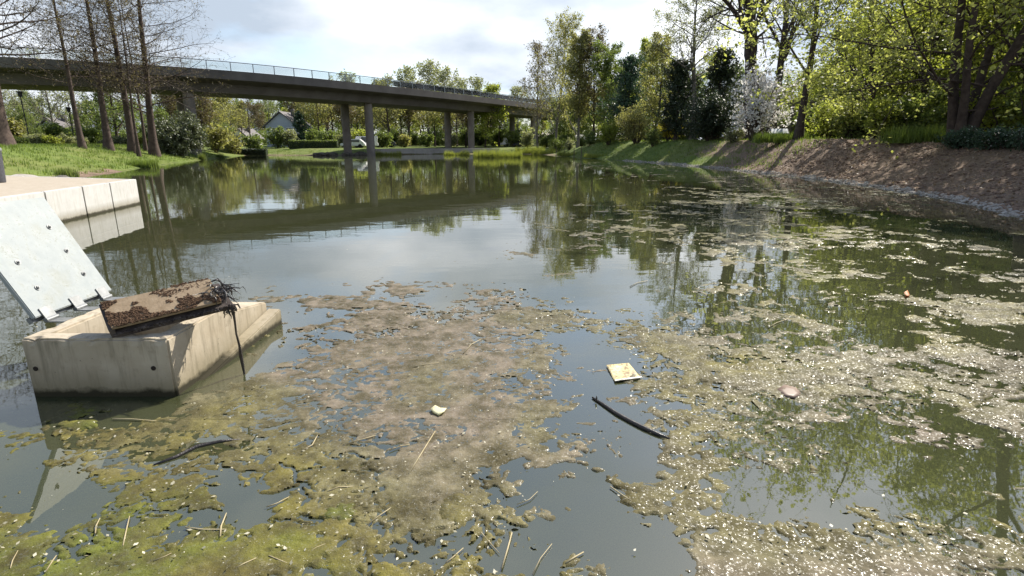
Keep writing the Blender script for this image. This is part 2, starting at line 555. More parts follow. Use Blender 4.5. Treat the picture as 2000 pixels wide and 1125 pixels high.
class MB:
    """collects small shapes into one mesh"""
    def __init__(s):
        s.v, s.f = [], []

    def add(s, vs, fs):
        b = len(s.v)
        s.v += [tuple(v) for v in vs]
        s.f += [tuple(b + i for i in f) for f in fs]
        return s

    def box(s, x0, x1, y0, y1, z0, z1, mtx=None):
        vs = [Vector((x, y, z)) for z in (z0, z1) for y in (y0, y1) for x in (x0, x1)]
        if mtx:
            vs = [mtx @ v for v in vs]
        return s.add(vs, [(0, 2, 3, 1), (4, 5, 7, 6), (0, 1, 5, 4), (2, 6, 7, 3), (1, 3, 7, 5), (0, 4, 6, 2)])

    def hexa(s, c):
        """8 corners: bottom a b c d, top a b c d (counter-clockwise from above)"""
        return s.add(c, [(3, 2, 1, 0), (4, 5, 6, 7), (0, 1, 5, 4), (1, 2, 6, 5), (2, 3, 7, 6), (3, 0, 4, 7)])

    def prism(s, pts, z0, z1):
        n = len(pts)
        vs = [(x, y, z0) for x, y in pts] + [(x, y, z1) for x, y in pts]
        fs = [tuple(range(n - 1, -1, -1)), tuple(range(n, 2 * n))]
        fs += [(i, (i + 1) % n, n + (i + 1) % n, n + i) for i in range(n)]
        return s.add(vs, fs)

    def cyl(s, p0, p1, r0, r1=None, k=12):
        r1 = r0 if r1 is None else r1
        p0, p1 = Vector(p0), Vector(p1)
        d = (p1 - p0).normalized()
        a = d.orthogonal().normalized(); b = d.cross(a)
        vs = []
        for p, r in ((p0, r0), (p1, r1)):
            for i in range(k):
                t = 2 * math.pi * i / k
                vs.append(p + a * (r * math.cos(t)) + b * (r * math.sin(t)))
        fs = [(i, (i + 1) % k, k + (i + 1) % k, k + i) for i in range(k)]
        fs += [tuple(range(k - 1, -1, -1)), tuple(range(k, 2 * k))]
        return s.add(vs, fs)

    def tube(s, pts, rs, k=8):
        pts = [Vector(p) for p in pts]
        d = (pts[-1] - pts[0]).normalized()
        a = d.orthogonal().normalized(); b = d.cross(a)
        vs, fs = [], []
        for p, r in zip(pts, rs):
            for i in range(k):
                t = 2 * math.pi * i / k
                vs.append(p + a * (r * math.cos(t)) + b * (r * math.sin(t)))
        for j in range(len(pts) - 1):
            fs += [(j * k + i, j * k + (i + 1) % k, (j + 1) * k + (i + 1) % k, (j + 1) * k + i) for i in range(k)]
        fs += [tuple(range(k - 1, -1, -1)), tuple(range((len(pts) - 1) * k, len(pts) * k))]
        return s.add(vs, fs)

    def lathe(s, prof, k=20, c=(0, 0)):
        vs, fs = [], []
        for r, z in prof:
            for i in range(k):
                t = 2 * math.pi * i / k
                vs.append((c[0] + r * math.cos(t), c[1] + r * math.sin(t), z))
        for j in range(len(prof) - 1):
            fs += [(j * k + i, j * k + (i + 1) % k, (j + 1) * k + (i + 1) % k, (j + 1) * k + i) for i in range(k)]
        fs += [tuple(range(k - 1, -1, -1)), tuple(range((len(prof) - 1) * k, len(prof) * k))]
        return s.add(vs, fs)

    def build(s, name, m, parent=None, bevel=0.0, smooth=False, seg=2):
        me = bpy.data.meshes.new(name)
        me.from_pydata([tuple(v) for v in s.v], [], s.f)
        if bevel or True:
            bm = bmesh.new(); bm.from_mesh(me)
            bmesh.ops.recalc_face_normals(bm, faces=bm.faces)
            if bevel:
                es = [e_ for e_ in bm.edges if len(e_.link_faces) == 2 and e_.calc_face_angle(0) > 0.5]
                bmesh.ops.bevel(bm, geom=es, offset=bevel, segments=seg, affect='EDGES', clamp_overlap=True)
            bm.to_mesh(me); bm.free()
        if smooth:
            me.polygons.foreach_set('use_smooth', np.ones(len(me.polygons), dtype=bool))
        me.update()
        return link(name, me, m, parent)


# ------------------------------------------------------------------ pond outline and ground
right_px = [(2000, 428), (1900, 398), (1800, 380), (1700, 364), (1600, 351), (1500, 340), (1400, 329), (1300, 320), (1200, 312.5), (1140, 308), (1085, 304)]
left_px = [(500, 302), (450, 307), (400, 312), (340, 319), (300, 325), (240, 335), (185, 343)]
POND = [(-12.0, 0.35), (0, 0.3), (9, 0.6), (13.2, 4.5), (13.7, 9.0)]
POND += [tuple(on_z(*p)[:2]) for p in right_px]
POND += [(3.5, 97), (-4, 100), (-14, 98), (-19, 91), (-25, 86.5), (-32, 86), (-40, 88), (-46, 92)]
POND += [tuple(on_z(*p)[:2]) for p in left_px]
POND += [(-18.5, 21.5), (-14.0, 16), (-12.5, 8)]
POND = np.array(POND)


def pond_sd(x, y):
    """signed distance to the pond outline, negative over water"""
    x = np.asarray(x, float); y = np.asarray(y, float)
    d = np.full(x.shape, 1e9); inside = np.zeros(x.shape, bool)
    n = len(POND)
    for i in range(n):
        ax, ay = POND[i]; bx, by = POND[(i + 1) % n]
        ex, ey = bx - ax, by - ay
        t = np.clip(((x - ax) * ex + (y - ay) * ey) / (ex * ex + ey * ey), 0, 1)
        d = np.minimum(d, np.hypot(x - ax - t * ex, y - ay - t * ey))
        c = ((ay > y) != (by > y))
        with np.errstate(divide='ignore', invalid='ignore'):
            xi = (bx - ax) * (y - ay) / (by - ay if by != ay else 1e-9) + ax
        inside ^= c & (x < xi)
    return np.where(inside, -d, d)


def ground_h(x, y):
    x = np.asarray(x, float); y = np.asarray(y, float)
    d = pond_sd(x, y) + 0.5 * (fbm(x * 0.7, y * 0.7, 3, 5) - 0.5)
    wr = sstep(4, 11, x) * sstep(1.5, 7, y) * (1 - sstep(75, 105, y))
    wl = sstep(-8, -14, x) * (1 - sstep(70, 95, y))
    H = 0.95 * np.ones_like(x); W = 8.0 * np.ones_like(x)
    near = 1 - sstep(2, 7, y)
    Hr = 1.62 + 0.35 * sstep(22, 36, y)
    Hl = 0.66 + 0.85 * sstep(18, 27, y)
    H = H * (1 - wr) + Hr * wr; W = W * (1 - wr) + 4.6 * wr
    H = H * (1 - wl) + Hl * wl; W = W * (1 - wl) + 6.0 * wl
    near = near * (1 - wr) * (1 - wl)
    H = H * (1 - near) + 0.25 * near; W = W * (1 - near) + 1.2 * near
    t = np.clip(d / W, 0, 1)
    z = H * (0.55 * t + 0.45 * t * t * (3 - 2 * t)) + 0.012 * np.maximum(d - W, 0) * (d < 250) + 0.012 * 250 * (d >= 250)
    z = z + 0.10 * (fbm(x * 1.3, y * 1.3, 4, 9) - 0.45) * sstep(0.2, 1.5, d)
    bed = -0.09 - 0.75 * np.clip(-d / 2.2, 0, 1)
    return np.where(d > 0, z + 0.0, np.maximum(bed, d * 0.4 - 0.02))


def gz(x, y):
    return float(ground_h(np.array([x]), np.array([y]))[0])


def geo_sp(a, b, n):
    return a * (b / a) ** np.linspace(0, 1, n)


xs = np.concatenate([-geo_sp(2600, 78, 16), np.linspace(-75, 8, 110), np.linspace(8.25, 30, 80), np.linspace(31, 80, 40), geo_sp(84, 2600, 16)])
ys = np.concatenate([-geo_sp(900, 6, 12), np.linspace(-5, 3, 26), np.linspace(3.3, 70, 165), np.linspace(70.8, 140, 60), geo_sp(145, 4000, 24)])
GX, GY = np.meshgrid(xs, ys)
GZ = ground_h(GX.ravel(), GY.ravel())
sd = pond_sd(GX.ravel(), GY.ravel())
nx, ny = len(xs), len(ys)
idx = np.arange(nx * ny).reshape(ny, nx)
Q = np.stack([idx[:-1, :-1], idx[:-1, 1:], idx[1:, 1:], idx[1:, :-1]], -1).reshape(-1, 4)
fx, fy = GX.ravel(), GY.ravel()
soil = sstep(6, 11, fx) * (1 - sstep(36, 48, fy + 0.5 * (fx - 16))) * (1 - sstep(4.3, 6.5, sd))
soil = np.maximum(soil, 0.62 * sstep(4, 9, fx) * sstep(28, 40, fy) * (1 - sstep(46, 60, fy)) * sstep(1.0, 2.0, sd) * (1 - sstep(5, 8, sd)))
soil = np.maximum(soil, 0.75 * sstep(-15, -18, fx) * (1 - sstep(0.6, 1.6, sd)) * (fy < 36))
soil = np.maximum(soil, 0.7 * sstep(12, 15, fx) * sstep(5, 7, sd) * (fy < 40))
soil = np.maximum(soil, 0.55 * (fy > 84) * (1 - sstep(1, 3, sd)))
ground = link('ground', np_mesh('ground', np.stack([fx, fy, GZ], -1), Q, smooth=True,
                                attrs={'soil': soil, 'bed': sstep(0.15, -0.2, sd)}), 'ground')
tag(ground, kind='structure')

# water sheet
wx = np.linspace(-75, 40, 24); wy = np.linspace(-1, 110, 24)
WX, WY = np.meshgrid(wx, wy)
ii = np.arange(24 * 24).reshape(24, 24)
wq = np.stack([ii[:-1, :-1], ii[:-1, 1:], ii[1:, 1:], ii[1:, :-1]], -1).reshape(-1, 4)
water = link('pond_water', np_mesh('pond_water', np.stack([WX.ravel(), WY.ravel(), np.zeros(576)], -1), wq), 'water')
tag(water, kind='structure')


# ------------------------------------------------------------------ trees
def nrm(a):
    return a / np.maximum(np.linalg.norm(a, axis=-1, keepdims=True), 1e-9)


def grow(rng, P0, D, L, R, S, wob, trop, tip=0.3):
    B = len(L)
    pts = np.zeros((B, S + 1, 3)); pts[:, 0] = P0
    d = nrm(D)
    for s in range(S):
        d = nrm(d + wob * rng.normal(size=(B, 3)) + np.array([0, 0, trop]))
        pts[:, s + 1] = pts[:, s] + d * (L / S)[:, None]
    t = np.linspace(0, 1, S + 1)
    return pts, R[:, None] * (1 - (1 - tip) * t)[None, :]


def spawn(rng, pts, rd, L, n, t0, t1, ang, ratio, shape=None, rr=0.6, flat=1.0, angv=0.15, rmin=0.004):
    B, S1, _ = pts.shape
    idx = np.repeat(np.arange(B), n)
    k = np.tile(np.arange(n), B)
    t = t0 + (t1 - t0) * (k + rng.random(B * n)) / n
    fs = t * (S1 - 1)
    i0 = np.minimum(fs.astype(int), S1 - 2); fr = (fs - i0)[:, None]
    P = pts[idx, i0] * (1 - fr) + pts[idx, i0 + 1] * fr
    tan = nrm(pts[idx, i0 + 1] - pts[idx, i0])
    r = rd[idx, i0] * (1 - fr[:, 0]) + rd[idx, i0 + 1] * fr[:, 0]
    ref = np.where(np.abs(tan[:, 2:3]) > 0.9, np.array([[1.0, 0, 0]]), np.array([[0, 0, 1.0]]))
    u = nrm(np.cross(tan, ref)); v = np.cross(tan, u)
    ph = k * 2.399 + rng.random(B * n) * 1.2 + idx * 1.7
    a = ang * (1 + angv * rng.normal(size=B * n))
    d = np.cos(a)[:, None] * tan + np.sin(a)[:, None] * (np.cos(ph)[:, None] * u + np.sin(ph)[:, None] * v)
    d[:, 2] *= flat
    l = L[idx] * ratio * (0.7 + 0.6 * rng.random(B * n)) * (1.0 if shape is None else shape(t))
    return P, nrm(d), l, np.maximum(r * rr, rmin)


def tubes(pts, rd, k):
    B, S1, _ = pts.shape
    tan = nrm(pts[:, -1] - pts[:, 0])
    ref = np.where(np.abs(tan[:, 2:3]) > 0.9, np.array([[1.0, 0, 0]]), np.array([[0, 0, 1.0]]))
    u = nrm(np.cross(tan, ref)); v = np.cross(tan, u)
    th = np.linspace(0, 2 * np.pi, k, endpoint=False)
    ring = np.cos(th)[None, :, None] * u[:, None, :] + np.sin(th)[None, :, None] * v[:, None, :]
    V = pts[:, :, None, :] + rd[:, :, None, None] * ring[:, None, :, :]
    base = (np.arange(B) * S1 * k)[:, None, None]
    s = np.arange(S1 - 1)[None, :, None] * k; j = np.arange(k)[None, None, :]; j2 = (j + 1) % k
    Qd = np.stack([base + s + j, base + s + j2, base + s + k + j2, base + s + k + j], -1)
    return V.reshape(-1, 3), Qd.reshape(-1, 4)


def join(parts):
    Vs, Qs, b = [], [], 0
    for V, Qd in parts:
        Vs.append(V); Qs.append(Qd + b); b += len(V)
    return np.concatenate(Vs), np.concatenate(Qs)


def leaf_quads(rng, P, size, aspect=0.6, up=0.4, sv=0.35):
    n = len(P)
    nr = nrm(rng.normal(size=(n, 3)) + np.array([0, 0, up]))
    u = nrm(np.cross(nr, rng.normal(size=(n, 3)))); v = np.cross(nr, u)
    s = size * (1 + sv * rng.normal(size=(n, 1)))
    s = np.clip(s, size * 0.4, size * 2)
    c = np.stack([P - u * s * 0.5, P + v * s * 0.5 * aspect + u * s * 0.05, P + u * s * 0.5, P - v * s * 0.5 * aspect + u * s * 0.05], 1)
    return c.reshape(-1, 3), np.arange(n * 4).reshape(-1, 4)


def along(rng, pts, n, spread, t0=0.15):
    B, S1, _ = pts.shape
    idx = np.repeat(np.arange(B), n)
    t = (t0 + (1 - t0) * rng.random(B * n)) * (S1 - 1)
    i0 = np.minimum(t.astype(int), S1 - 2); fr = (t - i0)[:, None]
    return pts[idx, i0] * (1 - fr) + pts[idx, i0 + 1] * fr + spread * rng.normal(size=(B * n, 3))


def flare(pts, rd, amount=0.7, hgt=0.9):
    z = pts[:, :, 2] - pts[:, :1, 2]
    return rd * (1 + amount * np.exp(-z / hgt))


def assemble(name, loc, wood, twig, leaf, wmat, tmat, lmat, extra=None):
    o = empty(name, loc)
    if wood:
        V, Qd = join(wood)
        link('trunk', np_mesh('trunk', V, Qd, smooth=True), wmat, o)
    if twig:
        V, Qd = join(twig)
        link('branches', np_mesh('branches', V, Qd), tmat, o)
    if leaf:
        V, Qd = join(leaf)
        link('crown', np_mesh('crown', V, Qd), lmat, o)
    if extra:
        V, Qd = join(extra[1])
        link(extra[0], np_mesh(extra[0], V, Qd), extra[2], o)
    return o


def sink(x, y, s=0.05):
    return (x, y, gz(x, y) - s)


def cypress(seed, x, y, H, R, lean=(0, 0), n1=62, reach=0.27, start=0.2, leafn=3, wm='bark_red', lm='leaf_brown', name='swamp_cypress', lsize=0.13, minor=True):
    rng = np.random.default_rng(seed)
    P0 = np.zeros((1, 3)); D = np.array([[lean[0], lean[1], 1.0]])
    p0, r0 = grow(rng, P0, D, np.array([H]), np.array([R]), 16, 0.012, 0.01, 0.12)
    r0f = flare(p0, r0)
    a = spawn(rng, p0, r0, np.array([H]), n1, start, 0.98, rad(76), reach, lambda t: 1.15 - 0.85 * ((t - start) / (1 - start)) ** 1.2, 0.26, 1.0, 0.12)
    p1, r1 = grow(rng, a[0], a[1], a[2], np.minimum(a[3], 0.075), 7, 0.10, 0.035, 0.2)
    b = spawn(rng, p1, r1, a[2], 10, 0.12, 1.0, rad(52), 0.38, lambda t: 1.1 - 0.5 * t, 0.5, 0.75, rmin=0.010)
    p2, r2 = grow(rng, b[0], b[1], b[2], b[3], 2, 0.12, 0.02, 0.4)
    c = spawn(rng, p2, r2, b[2], 5, 0.2, 1.0, rad(48), 0.5, None, 0.6, 0.9, rmin=0.007)
    p3, r3 = grow(rng, c[0], c[1], c[2], c[3], 1, 0.15, 0.02, 0.5)
    leaf = leaf_quads(rng, along(rng, p3, leafn, 0.05), lsize, 0.35, 0.2)
    return assemble(name, sink(x, y), [tubes(p0, r0f, 12), tubes(p1, r1, 5)], [tubes(p2, r2, 3), tubes(p3, r3, 3)], [leaf], wm, 'twig', lm)


def broad(seed, x, y, H, R, lm, wm='bark', name='broadleaf_tree', lean=(0, 0), n1=14, start=0.2, ang=55, reach=0.42, n2=7, n3=5, leafn=14, lsize=0.12, trop=0.06, spread=0.12, wob=0.12, flat=1.0, up=0.4, fork=1, topt=0.95, thin=0.45, tip=0.12):
    rng = np.random.default_rng(seed)
    if fork == 1:
        P0 = np.zeros((1, 3)); D = np.array([[lean[0], lean[1], 1.0]])
        L0 = np.array([H]); R0 = np.array([R])
    else:
        an = np.arange(fork) * 2 * np.pi / fork + seed
        P0 = np.stack([np.cos(an) * R * 0.42, np.sin(an) * R * 0.42, 0 * an], -1)
        D = np.stack([np.cos(an) * 0.28 + lean[0], np.sin(an) * 0.28 + lean[1], 1 + 0 * an], -1)
        L0 = H * (0.8 + 0.25 * rng.random(fork)); R0 = R * (0.5 + 0.25 * rng.random(fork))
    p0, r0 = grow(rng, P0, D, L0, R0, 12, wob * 0.35, 0.03, tip)
    r0f = flare(p0, r0, 0.5, 0.6)
    a = spawn(rng, p0, r0, L0, n1, start, topt, rad(ang), reach, lambda t: 1.15 - 0.7 * ((t - start) / (1 - start)), thin, flat)
    p1, r1 = grow(rng, a[0], a[1], a[2], a[3], 7, wob, trop, 0.2)
    b = spawn(rng, p1, r1, a[2], n2, 0.2, 1.0, rad(48), 0.42, lambda t: 1.15 - 0.55 * t, 0.55, flat, rmin=0.012)
    p2, r2 = grow(rng, b[0], b[1], b[2], b[3], 3, wob, trop * 0.6, 0.3)
    c = spawn(rng, p2, r2, b[2], n3, 0.2, 1.0, rad(45), 0.5, None, 0.6, flat, rmin=0.008)
    p3, r3 = grow(rng, c[0], c[1], c[2], c[3], 1, wob, trop * 0.4, 0.5)
    lp = np.concatenate([along(rng, p3, leafn, spread), along(rng, p2, max(1, leafn // 2), spread, 0.4)])
    return assemble(name, sink(x, y), [tubes(p0, r0f, 10), tubes(p1, r1, 6)], [tubes(p2, r2, 3), tubes(p3, r3, 3)],
                    [leaf_quads(rng, lp, lsize, 0.62, up)] if leafn else None, wm, 'twig', lm)


def bush(seed, x, y, H, W, lm, name='shrub', stems=14, n1=9, n2=5, leafn=22, lsize=0.09, spread=0.10, splay=0.8, wm='bark', extra=None, up=0.5, sinkd=0.05):
    rng = np.random.default_rng(seed)
    an = rng.random(stems) * 2 * np.pi; q = np.sqrt(rng.random(stems)) * splay
    D = np.stack([np.cos(an) * q * W / H, np.sin(an) * q * W / H, np.ones(stems)], -1)
    P0 = np.stack([np.cos(an) * q * W * 0.12, np.sin(an) * q * W * 0.12, np.zeros(stems)], -1)
    L0 = H * (0.75 + 0.3 * rng.random(stems))
    p0, r0 = grow(rng, P0, D, L0, np.full(stems, 0.03 + 0.008 * H), 6, 0.10, 0.03, 0.25)
    a = spawn(rng, p0, r0, L0, n1, 0.12, 1.0, rad(58), 0.36, lambda t: 1.15 - 0.55 * t, 0.5)
    p1, r1 = grow(rng, a[0], a[1], a[2], a[3], 4, 0.14, 0.05, 0.3)
    b = spawn(rng, p1, r1, a[2], n2, 0.2, 1.0, rad(50), 0.5, None, 0.6, rmin=0.005)
    p2, r2 = grow(rng, b[0], b[1], b[2], b[3], 1, 0.14, 0.03, 0.5)
    lp = along(rng, p2, leafn, spread)
    lp = lp[lp[:, 2] > 0.0]
    ex = None
    if extra:
        fp = along(rng, p2, extra[2], spread * 1.1, 0.5)
        fp = fp[fp[:, 2] > 0.1]
        ex = (extra[0], [leaf_quads(rng, fp, extra[3], 0.9, 0.3)], extra[1])
    return assemble(name, sink(x, y, sinkd), [tubes(p0, r0, 6)], [tubes(p1, r1, 3), tubes(p2, r2, 3)], [leaf_quads(rng, lp, lsize, 0.6, up)], wm, 'twig', lm, ex)


def conifer(seed, x, y, H, W, lm, name='conifer', n1=70, leafn=34, lsize=0.16, start=0.04, wm='bark', round_=1.0):
    rng = np.random.default_rng(seed)
    p0, r0 = grow(rng, np.zeros((1, 3)), np.array([[0, 0, 1.0]]), np.array([H]), np.array([0.03 * H]), 10, 0.01, 0, 0.1)
    a = spawn(rng, p0, r0, np.array([H]), n1, start, 0.99, rad(72), W / H, lambda t: np.maximum(0.12, (1 - t ** 1.6) ** (0.7 / round_)) * (0.8 + 0.3 * np.sin(t * 23)), 0.25)
    p1, r1 = grow(rng, a[0], a[1], a[2], np.minimum(a[3], 0.05), 5, 0.1, 0.06, 0.3)
    b = spawn(rng, p1, r1, a[2], 8, 0.1, 1.0, rad(50), 0.36, None, 0.5, 0.9)
    p2, r2 = grow(rng, b[0], b[1], b[2], b[3], 2, 0.1, 0.0, 0.5)
    return assemble(name, sink(x, y), [tubes(p0, r0, 8)], [tubes(p1, r1, 4), tubes(p2, r2, 3)],
                    [leaf_quads(rng, along(rng, p2, leafn, 0.14), lsize, 0.5, 0.2)], wm, 'twig', lm)


def copy_tree(o, loc, rz, sc, label=None, group=None):
    c = o.copy(); COL.objects.link(c)
    c.location = loc; c.rotation_euler = (0, 0, rz); c.scale = sc
    if label: c['label'] = label
    if group: c['group'] = group
    for ch in list(o.children):
        d = ch.copy(); COL.objects.link(d); d.parent = c
    return c


def bx(px, Y, py=283):
    return on_y(px, py, Y).x


def topz(py, Y):
    return on_y(1000, py, Y).z

def at_d(px, D, py=283, y0=8, y1=220):
    """ground point on the pixel column, D metres beyond the far shore of the water"""
    r, f, u = ray(px, py)
    Y = np.arange(y0, y1, 0.1)
    s = pond_sd(Y * r / f, Y)
    last = np.where(s < 0)[0]
    k = last[-1] if len(last) else 0
    ok = np.where((s >= D) & (np.arange(len(Y)) > k))[0]
    y = Y[ok[0]] if len(ok) else y1
    return float(y * r / f), float(y)


def hgt(py, x, y):
    return topz(py, y) - gz(x, y)


def put(fn, seed, px, D, *a, label, cat='tree', group=None, Y=None, top=None, **kw):
    if Y is None:
        x, y = at_d(px, D)
    else:
        y = Y; x = bx(px, Y)
    if top is not None:
        a = (hgt(top, x, y),) + a
    o = fn(seed, x, y, *a, **kw)
    return tag(o, label, cat, group)


# ------------------------------------------------------------------ bridge
def catmull(P, n=400):
    P = np.array(P, float); out = []
    seg = len(P) - 3
    for i in range(seg):
        p0, p1, p2, p3 = P[i:i + 4]
        t = np.linspace(0, 1, n // seg, endpoint=False)[:, None]
        out.append(0.5 * (2 * p1 + (p2 - p0) * t + (2 * p0 - 5 * p1 + 4 * p2 - p3) * t ** 2 + (3 * p1 - p0 - 3 * p2 + p3) * t ** 3))
    return np.concatenate(out)


edge = catmull([(-112, 42), (-90, 46), (-68, 51), (-48.6, 57.2), (-37.5, 63.4), (-28.5, 71.2), (-20, 82), (-11, 95), (-1.5, 110.3), (7.5, 125.5), (22, 150), (36, 174), (50, 198)], 600)
cum = np.concatenate([[0], np.cumsum(np.hypot(*np.diff(edge, axis=0).T))])
STEP = 2.5
stn = np.arange(0, cum[-1], STEP)
EX = np.interp(stn, cum, edge[:, 0]); EY = np.interp(stn, cum, edge[:, 1])
TX = np.gradient(EX); TY = np.gradient(EY)
tl = np.hypot(TX, TY); TX /= tl; TY /= tl
NX, NY = -TY, TX                                   # towards the far side


def bpt(i, off, z):
    """point at fractional station i"""
    k = np.arange(len(EX))
    ex, ey = np.interp(i, k, EX), np.interp(i, k, EY)
    n_x, n_y = np.interp(i, k, NX), np.interp(i, k, NY)
    return Vector((ex + n_x * off, ey + n_y * off, z))


bridge = tag(empty('road_bridge', (EX[30], EY[30], 0)), 'long grey concrete road bridge on round columns crossing the pond', 'bridge')
BL = bridge.location


def sweep(name, sec, m, parent, smooth=False):
    S = np.array(sec); k = len(S)
    V = np.stack([EX[:, None] + NX[:, None] * S[None, :, 0], EY[:, None] + NY[:, None] * S[None, :, 0], np.broadcast_to(S[None, :, 1], (len(EX), k))], -1)
    V = V - np.array(BL)
    b = np.arange(len(EX) - 1)[:, None] * k; j = np.arange(k)[None, :]; j2 = (j + 1) % k
    Qd = np.stack([b + j, b + k + j, b + k + j2, b + j2], -1).reshape(-1, 4)
    return link(name, np_mesh(name, V.reshape(-1, 3), Qd, smooth=smooth), m, parent)


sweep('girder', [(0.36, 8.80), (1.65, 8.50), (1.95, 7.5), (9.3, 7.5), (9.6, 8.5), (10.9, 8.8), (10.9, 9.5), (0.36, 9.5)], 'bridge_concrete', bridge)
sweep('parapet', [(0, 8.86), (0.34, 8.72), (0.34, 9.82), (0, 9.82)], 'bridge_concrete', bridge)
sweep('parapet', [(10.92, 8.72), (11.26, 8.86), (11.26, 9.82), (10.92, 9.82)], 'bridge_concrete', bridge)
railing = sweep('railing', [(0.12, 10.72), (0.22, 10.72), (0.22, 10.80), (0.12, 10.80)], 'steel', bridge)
pm = np_mesh('post', *[np.array(a) for a in (MB().box(-0.04, 0.04, -0.04, 0.04, 9.82, 10.72).v, MB().box(0, 1, 0, 1, 0, 1).f)])
for i in range(len(EX)):
    p = bpt(i, 0.17, 0)
    o = link('post', pm, 'steel', railing)
    o.location = (p.x - BL.x, p.y - BL.y, 0); o.rotation_euler = (0, 0, math.atan2(TY[i], TX[i]))
for i in range(len(EX) - 1):
    a, b = bpt(i + 0.03, 0.17, 0) - BL, bpt(i + 0.97, 0.17, 0) - BL
    d = Vector((b.y - a.y, a.x - b.x, 0)).normalized() * 0.006
    mb = MB().hexa([a + d + Vector((0, 0, 9.90)), b + d + Vector((0, 0, 9.90)), b - d + Vector((0, 0, 9.90)), a - d + Vector((0, 0, 9.90)),
                    a + d + Vector((0, 0, 10.66)), b + d + Vector((0, 0, 10.66)), b - d + Vector((0, 0, 10.66)), a - d + Vector((0, 0, 10.66))])
    mb.build('glass_panel', 'glass', railing)
ks = np.linspace(0, len(EX) - 1, 1500)
for pxn in (367, 719, 919, 1042):
    pxs = np.array([to_px(*bpt(k, 2.9, 7.5))[0] for k in ks])
    k = ks[np.argmin(np.abs(pxs - pxn))]
    for off in (2.9, 8.3):
        p = bpt(k, off, 0) - BL
        z0 = gz(p.x + BL.x, p.y + BL.y) - 0.5
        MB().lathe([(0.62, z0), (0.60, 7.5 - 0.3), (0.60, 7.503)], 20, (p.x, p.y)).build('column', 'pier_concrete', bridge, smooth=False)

# ------------------------------------------------------------------ jetty with its bin
Bc = Vector((-10.95, 16.4)); fd = Vector((0.205, -0.979)); bd = Vector((-0.94, 0.342))
jet = tag(empty('concrete_jetty', (Bc.x, Bc.y, 0)), 'pale concrete jetty with jointed side panels reaching into the pond', 'jetty')
A = Bc + fd * 15.0
far = Bc + bd * 11
near = A + bd * 11
inset = 0.16


def loc2(p):
    return (p.x - Bc.x, p.y - Bc.y)


c1 = Bc + bd * inset + fd * inset; c2 = A + bd * inset
MB().prism([loc2(c2), loc2(c1), loc2(far + fd * inset), loc2(near)], -0.6, 0.66).build('core', 'jetty_top', jet)
MB().prism([loc2(c2), loc2(c1), loc2(far + fd * inset), loc2(near)], 0.663, 0.70).build('deck', 'jetty_top', jet)
cuts = [0.0, 1.62, 2.98, 4.5, 6.0, 7.5, 9.0, 10.5, 12.0, 13.5, 15.0]
for a, b in zip(cuts[:-1], cuts[1:]):
    p0 = Bc + fd * (a + 0.018); p1 = Bc + fd * (b - 0.018)
    MB().prism([loc2(p1), loc2(p0), loc2(p0 + bd * (inset - 0.005)), loc2(p1 + bd * (inset - 0.005))], -0.5, 0.708).build('side_panel', 'jetty', jet, bevel=0.01)
for a, b in zip(np.arange(0.17, 10, 1.6), np.arange(0.17, 10, 1.6) + 1.6):
    p0 = Bc + bd * (a + 0.01); p1 = Bc + bd * (b - 0.01)
    MB().prism([loc2(p0), loc2(p1), loc2(p1 + fd * (inset - 0.005)), loc2(p0 + fd * (inset - 0.005))][::-1], -0.5, 0.704).build('end_panel', 'jetty', jet, bevel=0.01)

bp = on_z(-4, 357, 0.70)
bn = tag(empty('litter_bin', (bp.x - 0.1, bp.y, 0.70)), 'dark grey round litter bin standing on the jetty', 'bin')
MB().lathe([(0.24, 0.0), (0.25, 0.03), (0.285, 0.80), (0.285, 0.82)], 28).build('body', 'bin_grey', bn, smooth=False)
MB().lathe([(0.30, 0.81), (0.305, 0.86), (0.27, 0.93), (0.12, 0.97)], 28).build('lid', 'galv', bn)
MB().box(-0.10, 0.10, -0.30, -0.262, 0.70, 0.78).build('slot', 'black', bn)

# ------------------------------------------------------------------ the outlet chamber
XL, XR, Y0, Y1, ZT = -3.33, -2.33, 3.53, 4.48, 0.425
blk = tag(empty('outlet_chamber', (XL, Y0, 0)), 'weathered beige concrete outlet chamber standing in the water', 'concrete block')


def L3(p):
    return (p[0] - XL, p[1] - Y0, p[2])


wall = 0.13
mb = MB()
outer = [(0, 0), (XR - XL, 0), (XR - XL, Y1 - Y0), (0, Y1 - Y0)]
inner = [(wall, wall), (XR - XL - wall, wall), (XR - XL - wall, Y1 - Y0 - wall), (wall, Y1 - Y0 - wall)]
vs = [(x, y, -0.6) for x, y in outer] + [(x, y, ZT) for x, y in outer] + [(x, y, ZT) for x, y in inner] + [(x, y, -0.1) for x, y in inner]
fs = [(i, (i + 1) % 4, 4 + (i + 1) % 4, 4 + i) for i in range(4)]
fs += [(4 + i, 4 + (i + 1) % 4, 8 + (i + 1) % 4, 8 + i) for i in range(4)]
fs += [(8 + i, 8 + (i + 1) % 4, 12 + (i + 1) % 4, 12 + i) for i in range(4)]
fs += [(12, 13, 14, 15), (3, 2, 1, 0)]
cw = mb.add(vs, fs).build('chamber_wall', 'block', blk, bevel=0.014)


